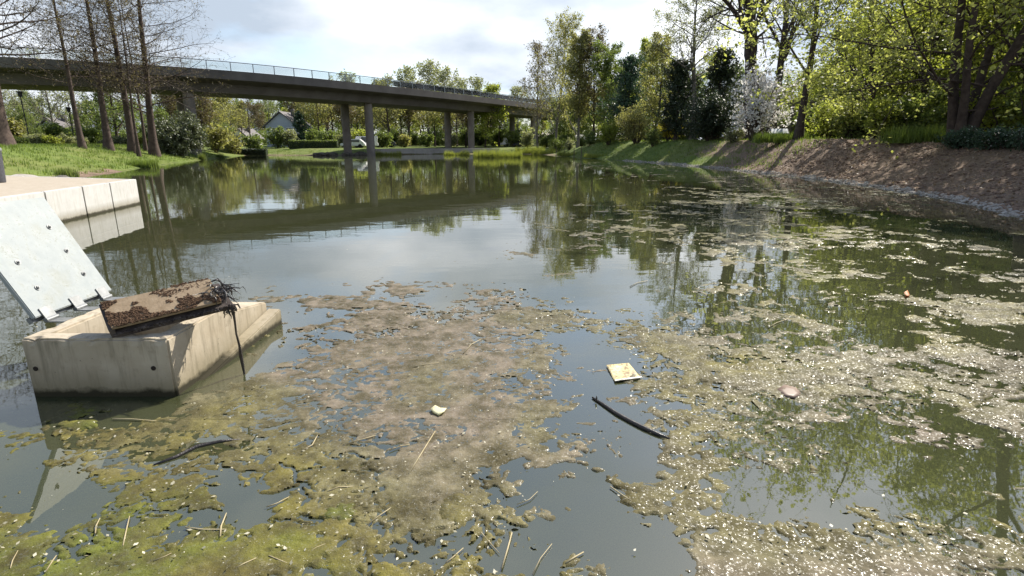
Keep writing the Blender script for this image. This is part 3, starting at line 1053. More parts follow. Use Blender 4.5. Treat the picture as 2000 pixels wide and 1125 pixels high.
def roughen(o, cuts, amp, chip, zt, seed):
    bm = bmesh.new(); bm.from_mesh(o.data)
    bmesh.ops.subdivide_edges(bm, edges=[e_ for e_ in bm.edges if e_.calc_length() > 0.1], cuts=cuts, use_grid_fill=True)
    bmesh.ops.triangulate(bm, faces=[f for f in bm.faces if len(f.verts) > 4])
    bm.normal_update()
    co = np.array([v.co[:] for v in bm.verts]); s_ = co[:, 0] + 0.7 * co[:, 2]; t_ = co[:, 1] - 0.6 * co[:, 2]
    n1_ = fbm(s_ * 9, t_ * 9, 4, seed) - 0.5
    n2_ = np.clip(fbm(s_ * 13 + 7, t_ * 13, 3, seed + 3) - 0.56, 0, 1)
    for v, a_n, b_n in zip(bm.verts, n1_, n2_):
        n_ = v.normal.copy()
        edge_ = zt is not None and v.co.z > zt - 0.03
        v.co += n_ * (amp * a_n) - (n_ * (chip * b_n) if edge_ else n_ * 0)
    bm.to_mesh(o.data); bm.free()


roughen(cw, 26, 0.005, 0.06, ZT, 7)
# rear apron: lower sloping tail with a step
W_ = XR - XL
Yd = Y1 - Y0
MB().hexa([(0.0, Yd + 0.002, -0.6), (W_ - 0.05, Yd + 0.002, -0.6), (W_ - 0.05, 1.62, -0.6), (0.0, 1.62, -0.6),
           (0.0, Yd + 0.002, 0.33), (W_ - 0.05, Yd + 0.002, 0.33), (W_ - 0.05, 1.62, 0.22), (0.0, 1.62, 0.22)]).build('apron', 'block', blk, bevel=0.012)
MB().hexa([(W_ - 0.047, 0.01, -0.6), (W_ + 0.045, 0.01, -0.6), (W_ + 0.075, 1.64, -0.6), (W_ - 0.047, 1.64, -0.6),
           (W_ - 0.047, 0.01, -0.025), (W_ + 0.045, 0.01, -0.03), (W_ + 0.075, 1.64, 0.145), (W_ - 0.047, 1.64, 0.15)]).build('ledge', 'block', blk, bevel=0.01)
for px_, py_ in ((70, 720), (300, 719)):
    p = on_y(px_, py_, Y0)
    q = L3(p)
    MB().cyl((q[0], -0.004, q[2]), (q[0], 0.03, q[2]), 0.017, 0.012, 14).build('tie_hole', 'hole_shade', blk)  # solid plug; the darkness of the hole is put into its colour

# painted lid, hinged on the left edge and thrown open
hy0, hy1 = 3.84, 4.64
hx, hz = -3.47, 0.45
lx, lz = -3.90, 1.27
dirv = Vector((lx - hx, 0, lz - hz)); ln = dirv.length; dirv.normalize()
nv = Vector((dirv.z, 0, -dirv.x))                         # faces right and up
lid = tag(empty('metal_lid', (hx, hy0, hz)), 'white painted metal lid with bolts standing open above the concrete chamber', 'lid')
mtx = Matrix((Vector((0, 1, 0)), dirv, nv)).transposed().to_4x4()
wl_ = hy1 - hy0
MB().box(0, wl_, 0.02, ln, -0.026, 0.012, mtx).build('plate', 'plate', lid, bevel=0.006)
for v_ in (0.30, 0.55, 0.80):
    for u_ in (0.22, 0.80):
        c = mtx @ Vector((u_ * wl_, (1 - v_) * ln * 0.95 + 0.05, 0.012))
        n_ = mtx.to_3x3() @ Vector((0, 0, 1))
        b_ = MB().cyl(c, c + n_ * 0.006, 0.020, 0.020, 14)
        b_.cyl(c + n_ * 0.006, c + n_ * 0.014, 0.013, 0.012, 6).cyl(c + n_ * 0.014, c + n_ * 0.020, 0.006, 0.006, 8)
        b_.build('bolt', 'galv', lid)
for u_ in (0.14, 0.5, 0.86):
    h = MB().box(u_ * wl_ - 0.05, u_ * wl_ + 0.05, -0.01, 0.075, 0.014, 0.022, mtx)
    h.cyl(Vector((0.02, u_ * wl_ - 0.055, -0.012)), Vector((0.02, u_ * wl_ + 0.055, -0.012)), 0.017, 0.017, 12)
    h.box(0.01, 0.15, u_ * wl_ - 0.05, u_ * wl_ + 0.05, -0.03, -0.022)
    h.build('hinge', 'galv', lid)
MB().box(0.0, wl_, 0.0, 0.045, -0.06, -0.028, mtx).build('stiffener', 'galv', lid)

# the crusted board that lies across the chamber
f0 = Vector((-2.69, 3.52, 0.505)); f1 = Vector((-2.095, 3.83, 0.605)); b0 = Vector((-2.885, 3.73, 0.625)); b1 = Vector((-2.262, 4.02, 0.725))
nb = (f1 - f0).cross(b0 - f0).normalized()
brd = tag(empty('hatch_cover', tuple(f0)), 'brown timber hatch cover caked with mud lying tilted on the chamber', 'cover')


def slab(a, b, c, d, t0, t1):
    return MB().hexa([Vector(p) - f0 + nb * t0 for p in (a, b, c, d)] + [Vector(p) - f0 + nb * t1 for p in (a, b, c, d)])


slab(f0, f1, b1, b0, -0.022, 0.0).build('top_board', 'board', brd, bevel=0.004)
u_b = (f1 - f0).normalized(); v_b = (b0 - f0).normalized()
i0 = f0 + v_b * 0.035; i1 = f1 + v_b * 0.035
slab(i0, i1, b1, b0, -0.055, -0.024).build('core', 'hole_shade', brd)  # near-black filler; shade of the open gap painted as its colour
e0 = f0 - v_b * 0.005; e1 = f1 + u_b * 0.07 - v_b * 0.005
slab(e0, e1, b1 + u_b * 0.05, b0, -0.095, -0.057).build('bottom_frame', 'frame_dark', brd, bevel=0.004)
slab(f0 - u_b * 0.02, f0 + u_b * 0.015, b0 + u_b * 0.015, b0 - u_b * 0.02, -0.09, -0.012).build('end_rail', 'frame_dark', brd, bevel=0.003)

ICO = bmesh.new(); bmesh.ops.create_icosphere(ICO, subdivisions=1, radius=1.0)
IV = np.array([v.co[:] for v in ICO.verts]); IT = np.array([[v.index for v in f.verts] for f in ICO.faces]); ICO.free()


def lumps(rng, P, s, squash=0.6, rough=0.3):
    n = len(P)
    V = IV[None] * (1 + rough * rng.normal(size=(n, len(IV), 1)))
    a = rng.random(n) * 6.283
    c, sn = np.cos(a)[:, None], np.sin(a)[:, None]
    st = 0.7 + 0.7 * rng.random((n, 1))
    X = V[:, :, 0] * st; Yv = V[:, :, 1] / st
    V2 = np.stack([X * c - Yv * sn, X * sn + Yv * c, V[:, :, 2] * squash], -1) * np.asarray(s).reshape(-1, 1, 1)
    V2 = V2 + P[:, None, :]
    T = (IT[None] + (np.arange(n) * len(IV))[:, None, None]).reshape(-1, 3)
    return V2.reshape(-1, 3), T


rng = np.random.default_rng(4)
uu, vv = rng.random(5200), rng.random(5200)
den = fbm(uu * 7 + 3, vv * 3.5 + 1, 4, 31) + 0.12 * (0.55 - vv) + 0.10 * np.exp(-uu * 7) + 0.12 * np.exp(-(1 - uu) * 9)
keep = den > 0.53
uu, vv = uu[keep], vv[keep]
lf = np.array(f0); a_ = np.array(f1 - f0); c_ = np.array(b0 - f0)
Pb = uu[:, None] * a_ + vv[:, None] * c_ + np.array(nb) * 0.003
V, T = lumps(rng, Pb, 0.0035 + 0.006 * rng.random(len(Pb)), 0.7, 0.35)
tag(link('mud_crust', np_mesh('mud_crust', V, None, T), 'crust', brd), kind='stuff')
eu = rng.random(420)
Pe = eu[:, None] * np.array(e1 - e0) + np.array(e0 - f0) + np.array(nb) * (-0.06) - np.array(v_b) * 0.001
V, T = lumps(rng, Pe + rng.normal(size=Pe.shape) * 0.006, 0.004 + 0.006 * rng.random(420), 0.7, 0.35)
tag(link('edge_dirt', np_mesh('edge_dirt', V, None, T), 'frame_dark', brd), kind='stuff')

rt = f1 + u_b * 0.05 + v_b * 0.12
roots = tag(empty('root_tangle', tuple(rt)), 'tangle of dark wet roots hanging off the end of the hatch cover', 'roots')
mb = MB()
rnd = random.Random(6)
for i in range(46):
    p = Vector((rnd.uniform(-0.09, 0.05), rnd.uniform(-0.08, 0.10), rnd.uniform(-0.03, 0.03)))
    d = Vector((rnd.uniform(-0.3, 1.0), rnd.uniform(-0.7, 0.8), rnd.uniform(-0.1, 0.7)))
    pts = [p.copy()]
    for s in range(6):
        d += Vector((rnd.gauss(0, .35), rnd.gauss(0, .35), rnd.gauss(-0.25, .3)))
        p = p + d.normalized() * rnd.uniform(0.012, 0.03)
        pts.append(p.copy())
    mb.tube(pts, [rnd.uniform(0.003, 0.007)] * 4 + [0.003, 0.002, 0.0015], 5)
mb.build('strands', 'wet_wood', roots)
hs = f1 + u_b * 0.055 - nb * 0.09
strap = tag(empty('hanging_strap', tuple(hs)), 'thin dark root strap hanging from the hatch cover down to the water', 'strap')
end = Vector((hs.x + 0.0, hs.y + 0.10, -0.01))
k_ = [(0, 0, 0.0), (0.002, 0.004, -0.10), (-0.003, 0.01, -0.2), (0.004, 0.02, -0.30), (0.0, 0.03, hs.z * -0.72), (0.015, 0.02, -hs.z - 0.03)]
MB().tube(k_, [0.012, 0.008, 0.007, 0.009, 0.014, 0.006], 7).build('strand', 'wet_wood', strap)
mb = MB()
for i in range(14):
    p = Vector((rnd.uniform(-0.06, 0.02), rnd.uniform(-0.03, 0.03), rnd.uniform(-0.02, 0.03))); pts = [p.copy()]
    for s in range(4):
        p = p + Vector((rnd.gauss(0, .012), rnd.gauss(0, .012), rnd.uniform(-0.03, 0.004))); pts.append(p.copy())
    mb.tube(pts, [0.008, 0.007, 0.006, 0.004, 0.002], 5)
mb.build('clot', 'wet_wood', strap)

# ------------------------------------------------------------------ floating algae
ROWS = [300, 330, 360, 385, 410, 440, 470, 500, 530, 560, 600, 640, 680, 720, 760, 800, 850, 900, 950, 1000, 1050, 1100, 1160]
COLS = [-200, 50, 150, 250, 350, 450, 550, 650, 750, 850, 950, 1050, 1150, 1250, 1350, 1450, 1550, 1650, 1750, 1850, 1950, 2200]
Z_ = 0.0
COV = [
    # -200 50 150 250 350 450 550 650 750 850 950 1050 1150 1250 1350 1450 1550 1650 1750 1850 1950 2200
    [0, 0, 0, 0, 0, 0, 0, 0, 0, 0, 0, 0, .05, .1, .1, .1, 0, 0, 0, 0, 0, 0],
    [0, 0, 0, 0, 0, 0, 0, 0, 0, 0, 0, .05, .14, .18, .18, .20, .2, .15, .1, .1, .1, .1],
    [0, 0, 0, 0, 0, 0, 0, 0, 0, 0, 0, .04, .05, .1, .18, .30, .30, .25, .15, .12, .1, .1],
    [0, 0, 0, 0, 0, 0, 0, 0, 0, 0, 0, 0, .04, .1, .25, .55, .55, .30, .28, .16, .2, .3],
    [0, 0, 0, 0, 0, 0, 0, 0, 0, 0, 0, 0, .08, .30, .35, .45, .60, .28, .2, .1, .2, .3],
    [0, 0, 0, 0, 0, 0, 0, 0, 0, 0, 0, .05, .40, .28, .38, .35, .35, .2, .16, .14, .1, .15],
    [0, 0, 0, 0, 0, 0, 0, 0, 0, 0, .02, .1, .28, .20, .40, .36, .4, .25, .25, .2, .15, .15],
    [0, 0, 0, 0, 0, 0, 0, 0, 0, 0, .05, .15, .12, .08, .12, .16, .3, .3, .35, .22, .2, .2],
    [0, 0, 0, 0, 0, 0, .03, 0, 0, .04, .03, .03, .03, .03, .08, .2, .35, .35, .15, .4, .45, .4],
    [0, 0, 0, 0, 0, 0, .15, .12, .15, .45, .38, .15, .04, .02, .12, .35, .55, .5, .4, .25, .7, .7],
    [0, 0, 0, 0, 0, .05, .34, .40, .55, .70, .70, .55, .40, .18, .22, .45, .62, .60, .5, .5, .55, .6],
    [0, 0, 0, 0, 0, .1, .45, .70, .86, .88, .86, .84, .74, .70, .80, .60, .5, .55, .42, .35, .45, .5],
    [0, 0, 0, 0, 0, .15, .68, .90, .95, .95, .95, .92, .80, .90, .92, .85, .6, .45, .7, .5, .35, .4],
    [0, 0, 0, 0, .15, .3, .90, .97, .97, .97, .95, .72, .42, .80, .93, .9, .75, .45, .45, .75, .45, .4],
    [0, 0, .05, .1, .3, .68, .97, .98, .98, .98, .95, .40, .40, .62, .93, .75, .80, .75, .6, .70, .5, .4],
    [0, 0, .25, .35, .55, .92, .98, .98, .98, .98, .93, .55, .30, .34, .62, .45, .40, .78, .82, .5, .5, .4],
    [0, .22, .62, .75, .85, .93, .95, .97, .98, .97, .85, .45, .60, .32, .60, .30, .65, .30, .55, .65, .5, .5],
    [.1, .45, .58, .50, .85, .88, .93, .95, .95, .92, .68, .40, .55, .12, .62, .50, .72, .42, .30, .40, .35, .4],
    [.1, .12, .10, .72, .85, .68, .86, .80, .70, .78, .62, .32, .25, .45, .88, .42, .06, .22, .25, .35, .3, .4],
    [.5, .40, .28, .80, .78, .40, .55, .66, .45, .80, .72, .36, .25, .85, .93, .35, .02, .55, .70, .60, .5, .5],
    [.9, .85, .80, .75, .62, .40, .62, .60, .55, .70, .66, .42, .34, .50, .75, .58, .50, .92, .95, .85, .75, .7],
    [.9, .92, .90, .82, .68, .50, .55, .58, .66, .70, .62, .40, .30, .45, .62, .80, .95, .97, .97, .93, .88, .8],
    [.9, .92, .90, .82, .68, .55, .55, .58, .66, .70, .62, .45, .35, .5, .7, .85, .95, .97, .97, .93, .9, .8],
]
COV = np.array(COV)
COV[18:, 5:9] -= 0.12
COV[18:, 9:13] += 0.04
COV[9:17, 16:] -= 0.09
COV[13:18, 14:16] -= 0.05
COV = np.clip(COV, 0, 1)


def cov_at(x, y):
    px, py = to_px(x, y, 0.0)
    ci = np.interp(px, COLS, np.arange(len(COLS))); ri = np.interp(py, ROWS, np.arange(len(ROWS)))
    c0 = np.minimum(ci.astype(int), len(COLS) - 2); r0 = np.minimum(ri.astype(int), len(ROWS) - 2)
    fc = ci - c0; fr = ri - r0
    return (COV[r0, c0] * (1 - fc) + COV[r0, c0 + 1] * fc) * (1 - fr) + (COV[r0 + 1, c0] * (1 - fc) + COV[r0 + 1, c0 + 1] * fc) * fr


def algae_field(x, y):
    c = cov_at(x, y)
    wx_ = x + 0.25 * (fbm(x * 2.1, y * 2.1, 3, 71) - 0.5); wy_ = y + 0.25 * (fbm(x * 2.1, y * 2.1, 3, 72) - 0.5)
    n = 0.48 * fbm(wx_ * 1.5, wy_ * 1.5, 5, 40, 0.6) + 0.32 * fbm(wx_ * 5.2, wy_ * 5.2, 4, 50, 0.6) + 0.20 * fbm(wx_ * 14, wy_ * 17, 3, 57, 0.6)
    U = 1 / (1 + np.exp(-(n - 0.5) / 0.05))
    g = c - U + 0.10 * sstep(0.1, 0.6, c) + 0.10 * sstep(0.80, 0.97, c)
    # cracks between clumps, coarse and fine
    jx, jy = 1.2 * fbm(x * 9, y * 9, 3, 61), 1.2 * fbm(x * 9, y * 9, 3, 62)
    d1, d2 = voro(wx_ * 3.6 + jx, wy_ * 5.4 + jy, 3)
    crack = np.clip((0.15 - (d2 - d1)) / 0.15, 0, 1)
    d1, d2 = voro(wx_ * 10 + jx, wy_ * 15 + jy, 13)
    crack2 = np.clip((0.22 - (d2 - d1)) / 0.22, 0, 1)
    s1 = 1.0 * sstep(0.34, 0.58, fbm(x * 1.6, y * 1.6, 3, 77))
    s2 = 0.75 * sstep(0.45, 0.68, fbm(x * 2.3 + 4, y * 2.3, 3, 78))
    soft = 1 - 0.35 * np.clip((c - 0.88) / 0.09, 0, 1)
    g = g - (crack * s1 + crack2 * s2) * soft * (0.35 + 0.65 * c)
    return g, c


tiles = [(-5.2, 5.4, 1.35, 3.2, 0.0105), (-6.4, 6.8, 3.2, 5.6, 0.014), (-8.0, 10.5, 5.6, 10.0, 0.024), (-6, 14.5, 10, 20, 0.05), (-4, 17, 20, 62, 0.13)]
AV, AQ, AT, AD, nb_ = [], [], [], [], 0
for (xa, xb, ya, yb, st) in tiles:
    gx_ = np.arange(xa, xb, st); gy_ = np.arange(ya, yb + st * 0.5, st)
    X, Yg = np.meshgrid(gx_, gy_)
    X = X + st * 0.5 * (vnoise(X / st * 0.73, Yg / st * 0.71, 5) - 0.5)
    x, y = X.ravel(), Yg.ravel()
    g, c = algae_field(x, y)
    ok = (np.abs(x) < 0.98 * y + 1.2) & (pond_sd(x, y) < -0.05)
    ok &= ~((x > XL - 0.03) & (x < XR + 0.06) & (y > Y0 - 0.02) & (y < 5.2))
    lump = fbm(x * 16, y * 16, 3, 90) - 0.5
    fine = fbm(x * 38, y * 46, 2, 95) - 0.5
    sub = sstep(0.30, 0.75, fbm(x * 0.55 + 5, y * 0.55 + 2, 3, 83))     # low: mats that just break the surface
    h = np.clip(g * 0.085, -0.04, 0.007) + (0.010 * lump + 0.006 * fine) * np.clip(0.3 + g * 3, 0.2, 1) - 0.0045 + 0.007 * sub
    z = np.minimum(h, 0.022)
    m = ok & (z > -0.034)
    dens = sstep(-0.036, -0.010, z)
    r, cc = X.shape
    k = np.arange(r * cc).reshape(r, cc); mk = m.reshape(r, cc)
    cell = mk[:-1, :-1] & mk[:-1, 1:] & mk[1:, 1:] & mk[1:, :-1]
    q = np.stack([k[:-1, :-1], k[:-1, 1:], k[1:, 1:], k[1:, :-1]], -1)[cell]
    used = np.unique(q)
    remap = np.zeros(r * cc, int); remap[used] = np.arange(len(used))
    px, py = to_px(x, y, 0)
    green = 0.30 + 0.42 * sstep(900, 250, px) * sstep(650, 860, py) + 0.25 * sstep(900, 1100, py) * sstep(1250, 900, px) + 0.25 * sstep(1150, 1350, px) * sstep(760, 600, py)
    green -= 0.30 * sstep(480, 620, px) * sstep(1050, 950, px) * sstep(880, 800, py)
    tint = np.clip(green + 1.1 * (fbm(x * 1.7, y * 1.7, 4, 101) - 0.5), 0, 1)
    AV.append(np.stack([x, y, z], -1)[used]); AT.append(tint[used]); AD.append(dens[used]); AQ.append(remap[q] + nb_); nb_ += len(used)
alg = link('floating_algae', np_mesh('floating_algae', np.concatenate(AV), np.concatenate(AQ), smooth=True, attrs={'tint': np.concatenate(AT), 'dens': np.concatenate(AD)}), 'algae')
tag(alg, 'ragged olive brown algae mats spread over the pond surface', 'algae', kind='stuff')

# pale flecks, petals and bits of plant on the surface
rng = np.random.default_rng(8)
n = 5200
y = 1.5 + 9.5 * rng.random(n) ** 1.5; x = (rng.random(n) * 2 - 1) * (0.95 * y + 0.5)
g, c = algae_field(x, y)
k = ((g > 0.0) | (rng.random(n) < 0.05)) & ~((x > XL - 0.1) & (x < XR + 0.1) & (y > Y0 - 0.1) & (y < 5.3)) & (x > -2.2 - 0.5 * y)
P = np.stack([x, y, 0.012 + 0.010 * rng.random(n)], -1)[k]
V, Qd = leaf_quads(rng, P, 0.014, 0.6, 4.0, 0.5)
M['fleck'] = m_leaf('fleck', (0.16, 0.14, 0.07), (0.62, 0.58, 0.45), 0.2)
tag(link('floating_flecks', np_mesh('floating_flecks', V, Qd), 'fleck'), 'tiny pale petals and plant bits scattered on the algae', 'petals', kind='stuff')

# ------------------------------------------------------------------ drifting things
def px_tube(name, label, cat, pix, rs, m, z=0.012, group=None, k=7):
    pts = [on_z(a, b, z) for a, b in pix]
    o = MB().tube([p - pts[0] for p in pts], rs, k).build(name, m, None, smooth=True)
    o.location = pts[0]
    return tag(o, label, cat, group)


M['stickbark'] = M['wet_wood']
st_ = px_tube('floating_stick', 'dark wet stick drifting in open water below the yellow wrapper', 'stick',
              [(1157, 776), (1180, 791), (1205, 808), (1232, 823), (1258, 836), (1283, 847), (1308, 857)], [0.006, 0.011, 0.013, 0.013, 0.014, 0.012, 0.006], 'wet_wood', 0.008)
p0 = on_z(1164, 783, 0.012) - st_.location
MB().tube([p0, p0 + Vector((0.004, 0.0, 0.022)), p0 + Vector((0.002, 0.002, 0.035))], [0.006, 0.005, 0.003], 6).build('stub', 'wet_wood', st_)
px_tube('sunken_branch', 'black sunken branch showing in a crack of the algae beside the chamber', 'branch',
        [(300, 908), (345, 892), (385, 872), (430, 862), (470, 858)], [0.005, 0.012, 0.014, 0.010, 0.004], 'wet_wood', 0.004)


def m_wrapper():
    g = NT('wrapper')
    v = g.obj()
    n = g.noise(38, 4, 0.6, v); n2 = g.noise(14, 3, 0.6, v)
    c = g.mix(n2, (0.46, 0.37, 0.15), (0.58, 0.50, 0.27))
    c = g.mix(g.ramp(n, [(0.50, (0, 0, 0)), (0.56, (0.85, 0.85, 0.85))]), c, (0.20, 0.13, 0.06))
    return g.done(g.bsdf(c, 0.4, 0.5, g.bump(n2, 0.3, 0.004)))


M['wrapper'] = m_wrapper()
M['paper_white'] = m_simple('paper_white', (0.62, 0.59, 0.5), (0.75, 0.72, 0.65), 30, 0.5, 0.3, 0.002)
cn_ = [on_z(1184, 716, 0), on_z(1228, 712, 0), on_z(1253, 741, 0), on_z(1201, 748, 0)]
ctr = sum(cn_, Vector()) / 4
vs, fs = [], []
NW = 12
for j in range(NW + 1):
    for i in range(NW + 1):
        a, b = i / NW, j / NW
        p = cn_[0] * (1 - a) * (1 - b) + cn_[1] * a * (1 - b) + cn_[2] * a * b + cn_[3] * (1 - a) * b - ctr
        zz_ = 0.007 + 0.005 * math.sin(a * 7 + b * 3) * math.sin(b * 5) + 0.007 * (abs(b - 0.5) * 2) ** 3
        vs.append((p.x, p.y, zz_))
nv_ = len(vs)
vs += [(x_, y_, z_ - 0.004) for x_, y_, z_ in vs]
for j in range(NW):
    for i in range(NW):
        k = j * (NW + 1) + i
        fs.append((k, k + 1, k + NW + 2, k + NW + 1)); fs.append((nv_ + k, nv_ + k + NW + 1, nv_ + k + NW + 2, nv_ + k + 1))
rim = [i for i in range(NW)] + [j * (NW + 1) + NW for j in range(NW)] + [NW * (NW + 1) + i for i in range(NW, 0, -1)] + [j * (NW + 1) for j in range(NW, 0, -1)]
for a, b in zip(rim, rim[1:] + rim[:1]):
    fs.append((a, nv_ + a, nv_ + b, b))
wr_ = empty('wrapper', (ctr.x, ctr.y, 0.0))
tag(wr_, 'crumpled square yellow wrapper floating at the edge of the algae', 'wrapper')
MB().add(vs, fs).build('sheet', 'wrapper', wr_, smooth=True)
e_a, e_b = cn_[3] - ctr, cn_[2] - ctr
MB().hexa([e_a + Vector((0, 0, .013)), e_b + Vector((0, 0, .013)), e_b + Vector((.004, .022, .013)), e_a + Vector((.004, .022, .013)),
           e_a + Vector((0, 0, .018)), e_b + Vector((0, 0, .018)), e_b + Vector((.004, .022, .017)), e_a + Vector((.004, .022, .017))]).build('sealed_edge', 'paper_white', wr_)


def leaf_plate(name, label, pix, m, z=0.014, curl=0.012):
    pts = [on_z(a, b, z) for a, b in pix]
    c = sum(pts, Vector()) / len(pts)
    mb = MB()
    n_ = len(pts)
    top = [p - c + Vector((0, 0, curl * (0.4 + 0.6 * math.sin(i * 2.1)))) for i, p in enumerate(pts)]
    mid = [(p - c) * 0.5 + Vector((0, 0, 0.004)) for p in pts]
    vs = top + mid + [Vector((0, 0, 0.006))]
    vs += [v - Vector((0, 0, 0.004)) for v in vs]
    h = 2 * n_ + 1
    fs = []
    for i in range(n_):
        j = (i + 1) % n_
        fs += [(i, j, n_ + j, n_ + i), (n_ + i, n_ + j, 2 * n_), (h + j, h + i, h + n_ + i, h + n_ + j), (h + n_ + j, h + n_ + i, h + 2 * n_), (j, i, h + i, h + j)]
    o = mb.add(vs, fs).build(name, m, None, smooth=True)
    o.location = c
    return tag(o, label, 'leaf')


M['leaf_cream'] = m_leaf('leaf_cream', (0.62, 0.58, 0.36), (0.74, 0.70, 0.5), 0.3)
M['leaf_orange'] = m_leaf('leaf_orange', (0.42, 0.13, 0.03), (0.5, 0.2, 0.05), 0.3)
leaf_plate('fallen_leaf', 'cream fallen leaf lying alone on the grey algae mat', [(841, 799), (850, 794), (860, 796), (872, 798), (868, 806), (857, 810), (846, 806)], 'leaf_cream')
leaf_plate('fallen_leaf', 'small orange leaf standing out of dark water among far algae patches', [(1765, 573), (1772, 571), (1777, 575), (1774, 580), (1768, 581)], 'leaf_orange', curl=0.03)
leaf_plate('fallen_leaf', 'dull pink fallen leaf on grey green algae near the dark water', [(1518, 760), (1532, 752), (1556, 757), (1566, 770), (1552, 778), (1530, 773)], M.setdefault('leaf_pink', m_leaf('leaf_pink', (0.17, 0.11, 0.08), (0.22, 0.15, 0.11), 0.2)), z=0.006, curl=0.004)

# the bright green clump that floats alone in blue water
rng = np.random.default_rng(12)


def clump(label, cxp, cyp, rx, ry, seed, tint):
    c = on_z(cxp, cyp, 0)
    ex = abs(on_z(cxp + rx, cyp, 0).x - c.x); ey = abs(on_z(cxp, cyp - ry, 0).y - c.y)
    n_r, n_a = 16, 64
    rr_, aa = np.meshgrid(np.linspace(0.02, 1, n_r), np.linspace(0, 2 * np.pi, n_a, endpoint=False))
    ox, oy = rr_ * np.cos(aa), rr_ * np.sin(aa)
    edge_ = 0.80 + 0.5 * (fbm(np.cos(aa) * 2.3 + seed, np.sin(aa) * 2.3, 4, seed) - 0.5) * 1.6
    X, Yc = ox * ex * edge_, oy * ey * edge_
    z = 0.016 - 0.03 * rr_ ** 5 + 0.014 * (fbm(X * 18 + seed, Yc * 18, 3, seed) - 0.5)
    k = np.arange(n_a * n_r).reshape(n_a, n_r); k2 = np.roll(k, -1, 0)
    q = np.stack([k[:, :-1], k[:, 1:], k2[:, 1:], k2[:, :-1]], -1).reshape(-1, 4)
    t = np.clip(tint + 0.3 * (fbm(X * 9, Yc * 9, 3, seed + 1) - 0.5), 0, 1)
    o = link('algae_clump', np_mesh('algae_clump', np.stack([X.ravel(), Yc.ravel(), z.ravel()], -1), q, smooth=True, attrs={'tint': t.ravel(), 'dens': (1 - 0.55 * rr_ ** 6).ravel()}), 'algae')
    o.location = (c.x, c.y, 0.0)
    return tag(o, label, 'algae')


clump('bright green round algae clump floating alone in deep blue water', 665, 1003, 46, 30, 3, 1.0)
clump('mustard yellow oval algae clump next to the blue water', 893, 990, 62, 48, 5, 0.62)
clump('narrow green algae leaf shape floating in the dark reflection of the chamber', 150, 832, 48, 13, 7, 0.95)

# loose straws
segs = [((798, 926), (850, 842)), ((240, 1066), (253, 1008)), ((186, 1042), (195, 1012)), ((716, 1026), (772, 986)), ((362, 1030), (442, 1034)), ((430, 1048), (442, 1002)),
        ((525, 1085), (562, 1100)), ((605, 1078), (640, 1060)), ((1040, 1122), (1078, 1062)), ((1105, 1100), (1140, 1078)), ((1192, 950), (1240, 982)), ((670, 868), (735, 850)),
        ((590, 880), (620, 850)), ((805, 717), (858, 708)), ((905, 690), (940, 662)), ((520, 990), (565, 970)), ((1010, 985), (1050, 960)), ((870, 1100), (905, 1070)),
        ((300, 1095), (335, 1080)), ((940, 1040), (975, 1080)), ((220, 818), (305, 822)), ((760, 880), (800, 868)), ((640, 960), (690, 950)), ((460, 1110), (500, 1090)),
        ((20, 1110), (35, 1075)), ((90, 1115), (110, 1085)), ((1230, 560), (1265, 548)), ((780, 580), (830, 575)), ((1500, 640), (1540, 622)), ((980, 1110), (1000, 1040))]
rnd = random.Random(11)
for a, b in segs:
    mx_, my_ = (a[0] + b[0]) / 2 + rnd.uniform(-5, 5), (a[1] + b[1]) / 2 + rnd.uniform(-4, 4)
    r = rnd.uniform(0.0022, 0.0042)
    px_tube('floating_straw', 'thin dry straw lying on the algae', 'straw', [a, (mx_, my_), b], [r, r, r * 0.6], 'straw', 0.009, 'straws scattered on the algae', 5)

ADJ = {'leaf_pale': 'pale', 'leaf_lime': 'lime green', 'leaf_mid': 'mid green', 'leaf_olive': 'olive', 'leaf_beech': 'yellow green'}

# ------------------------------------------------------------------ left bank trees
put(cypress, 21, -2, 7, 19.0, 0.62, label='thick furrowed cypress trunk at the lawn edge beside the litter bin', Y=40, lean=(0.06, 0), n1=52, reach=0.30, start=0.28)
put(cypress, 22, 160, 0, 15.0, 0.19, Y=45, label='slender bare cypress next to the two black lamp posts', lean=(0.0, 0), n1=32, reach=0.24, start=0.30)
put(cypress, 23, 211, 0, 18.5, 0.27, Y=49, label='straight bare cypress between the slender one and the clean trunked one', lean=(0.03, 0), n1=40, reach=0.27, start=0.26)
put(cypress, 24, 258, 0, 20.0, 0.30, Y=52, label='tall bare cypress with a clean trunk under the bridge line', lean=(0.0, 0), n1=38, reach=0.24, start=0.30)
put(cypress, 25, 268, 0, 14.0, 0.12, Y=50, label='thin young bare cypress crowding the clean trunked cypress', lean=(0.02, 0), n1=26, reach=0.20, start=0.32)
put(cypress, 26, 299, 0, 20.0, 0.34, Y=54.5, label='flared bare cypress beside the large rhododendron with wide branches', lean=(0.07, 0), n1=48, reach=0.34, start=0.19)
put(cypress, 27, 283, 0, 15.0, 0.13, Y=56, label='thin bare cypress standing behind the flared cypress', lean=(0.02, 0), n1=24, reach=0.2, start=0.35)

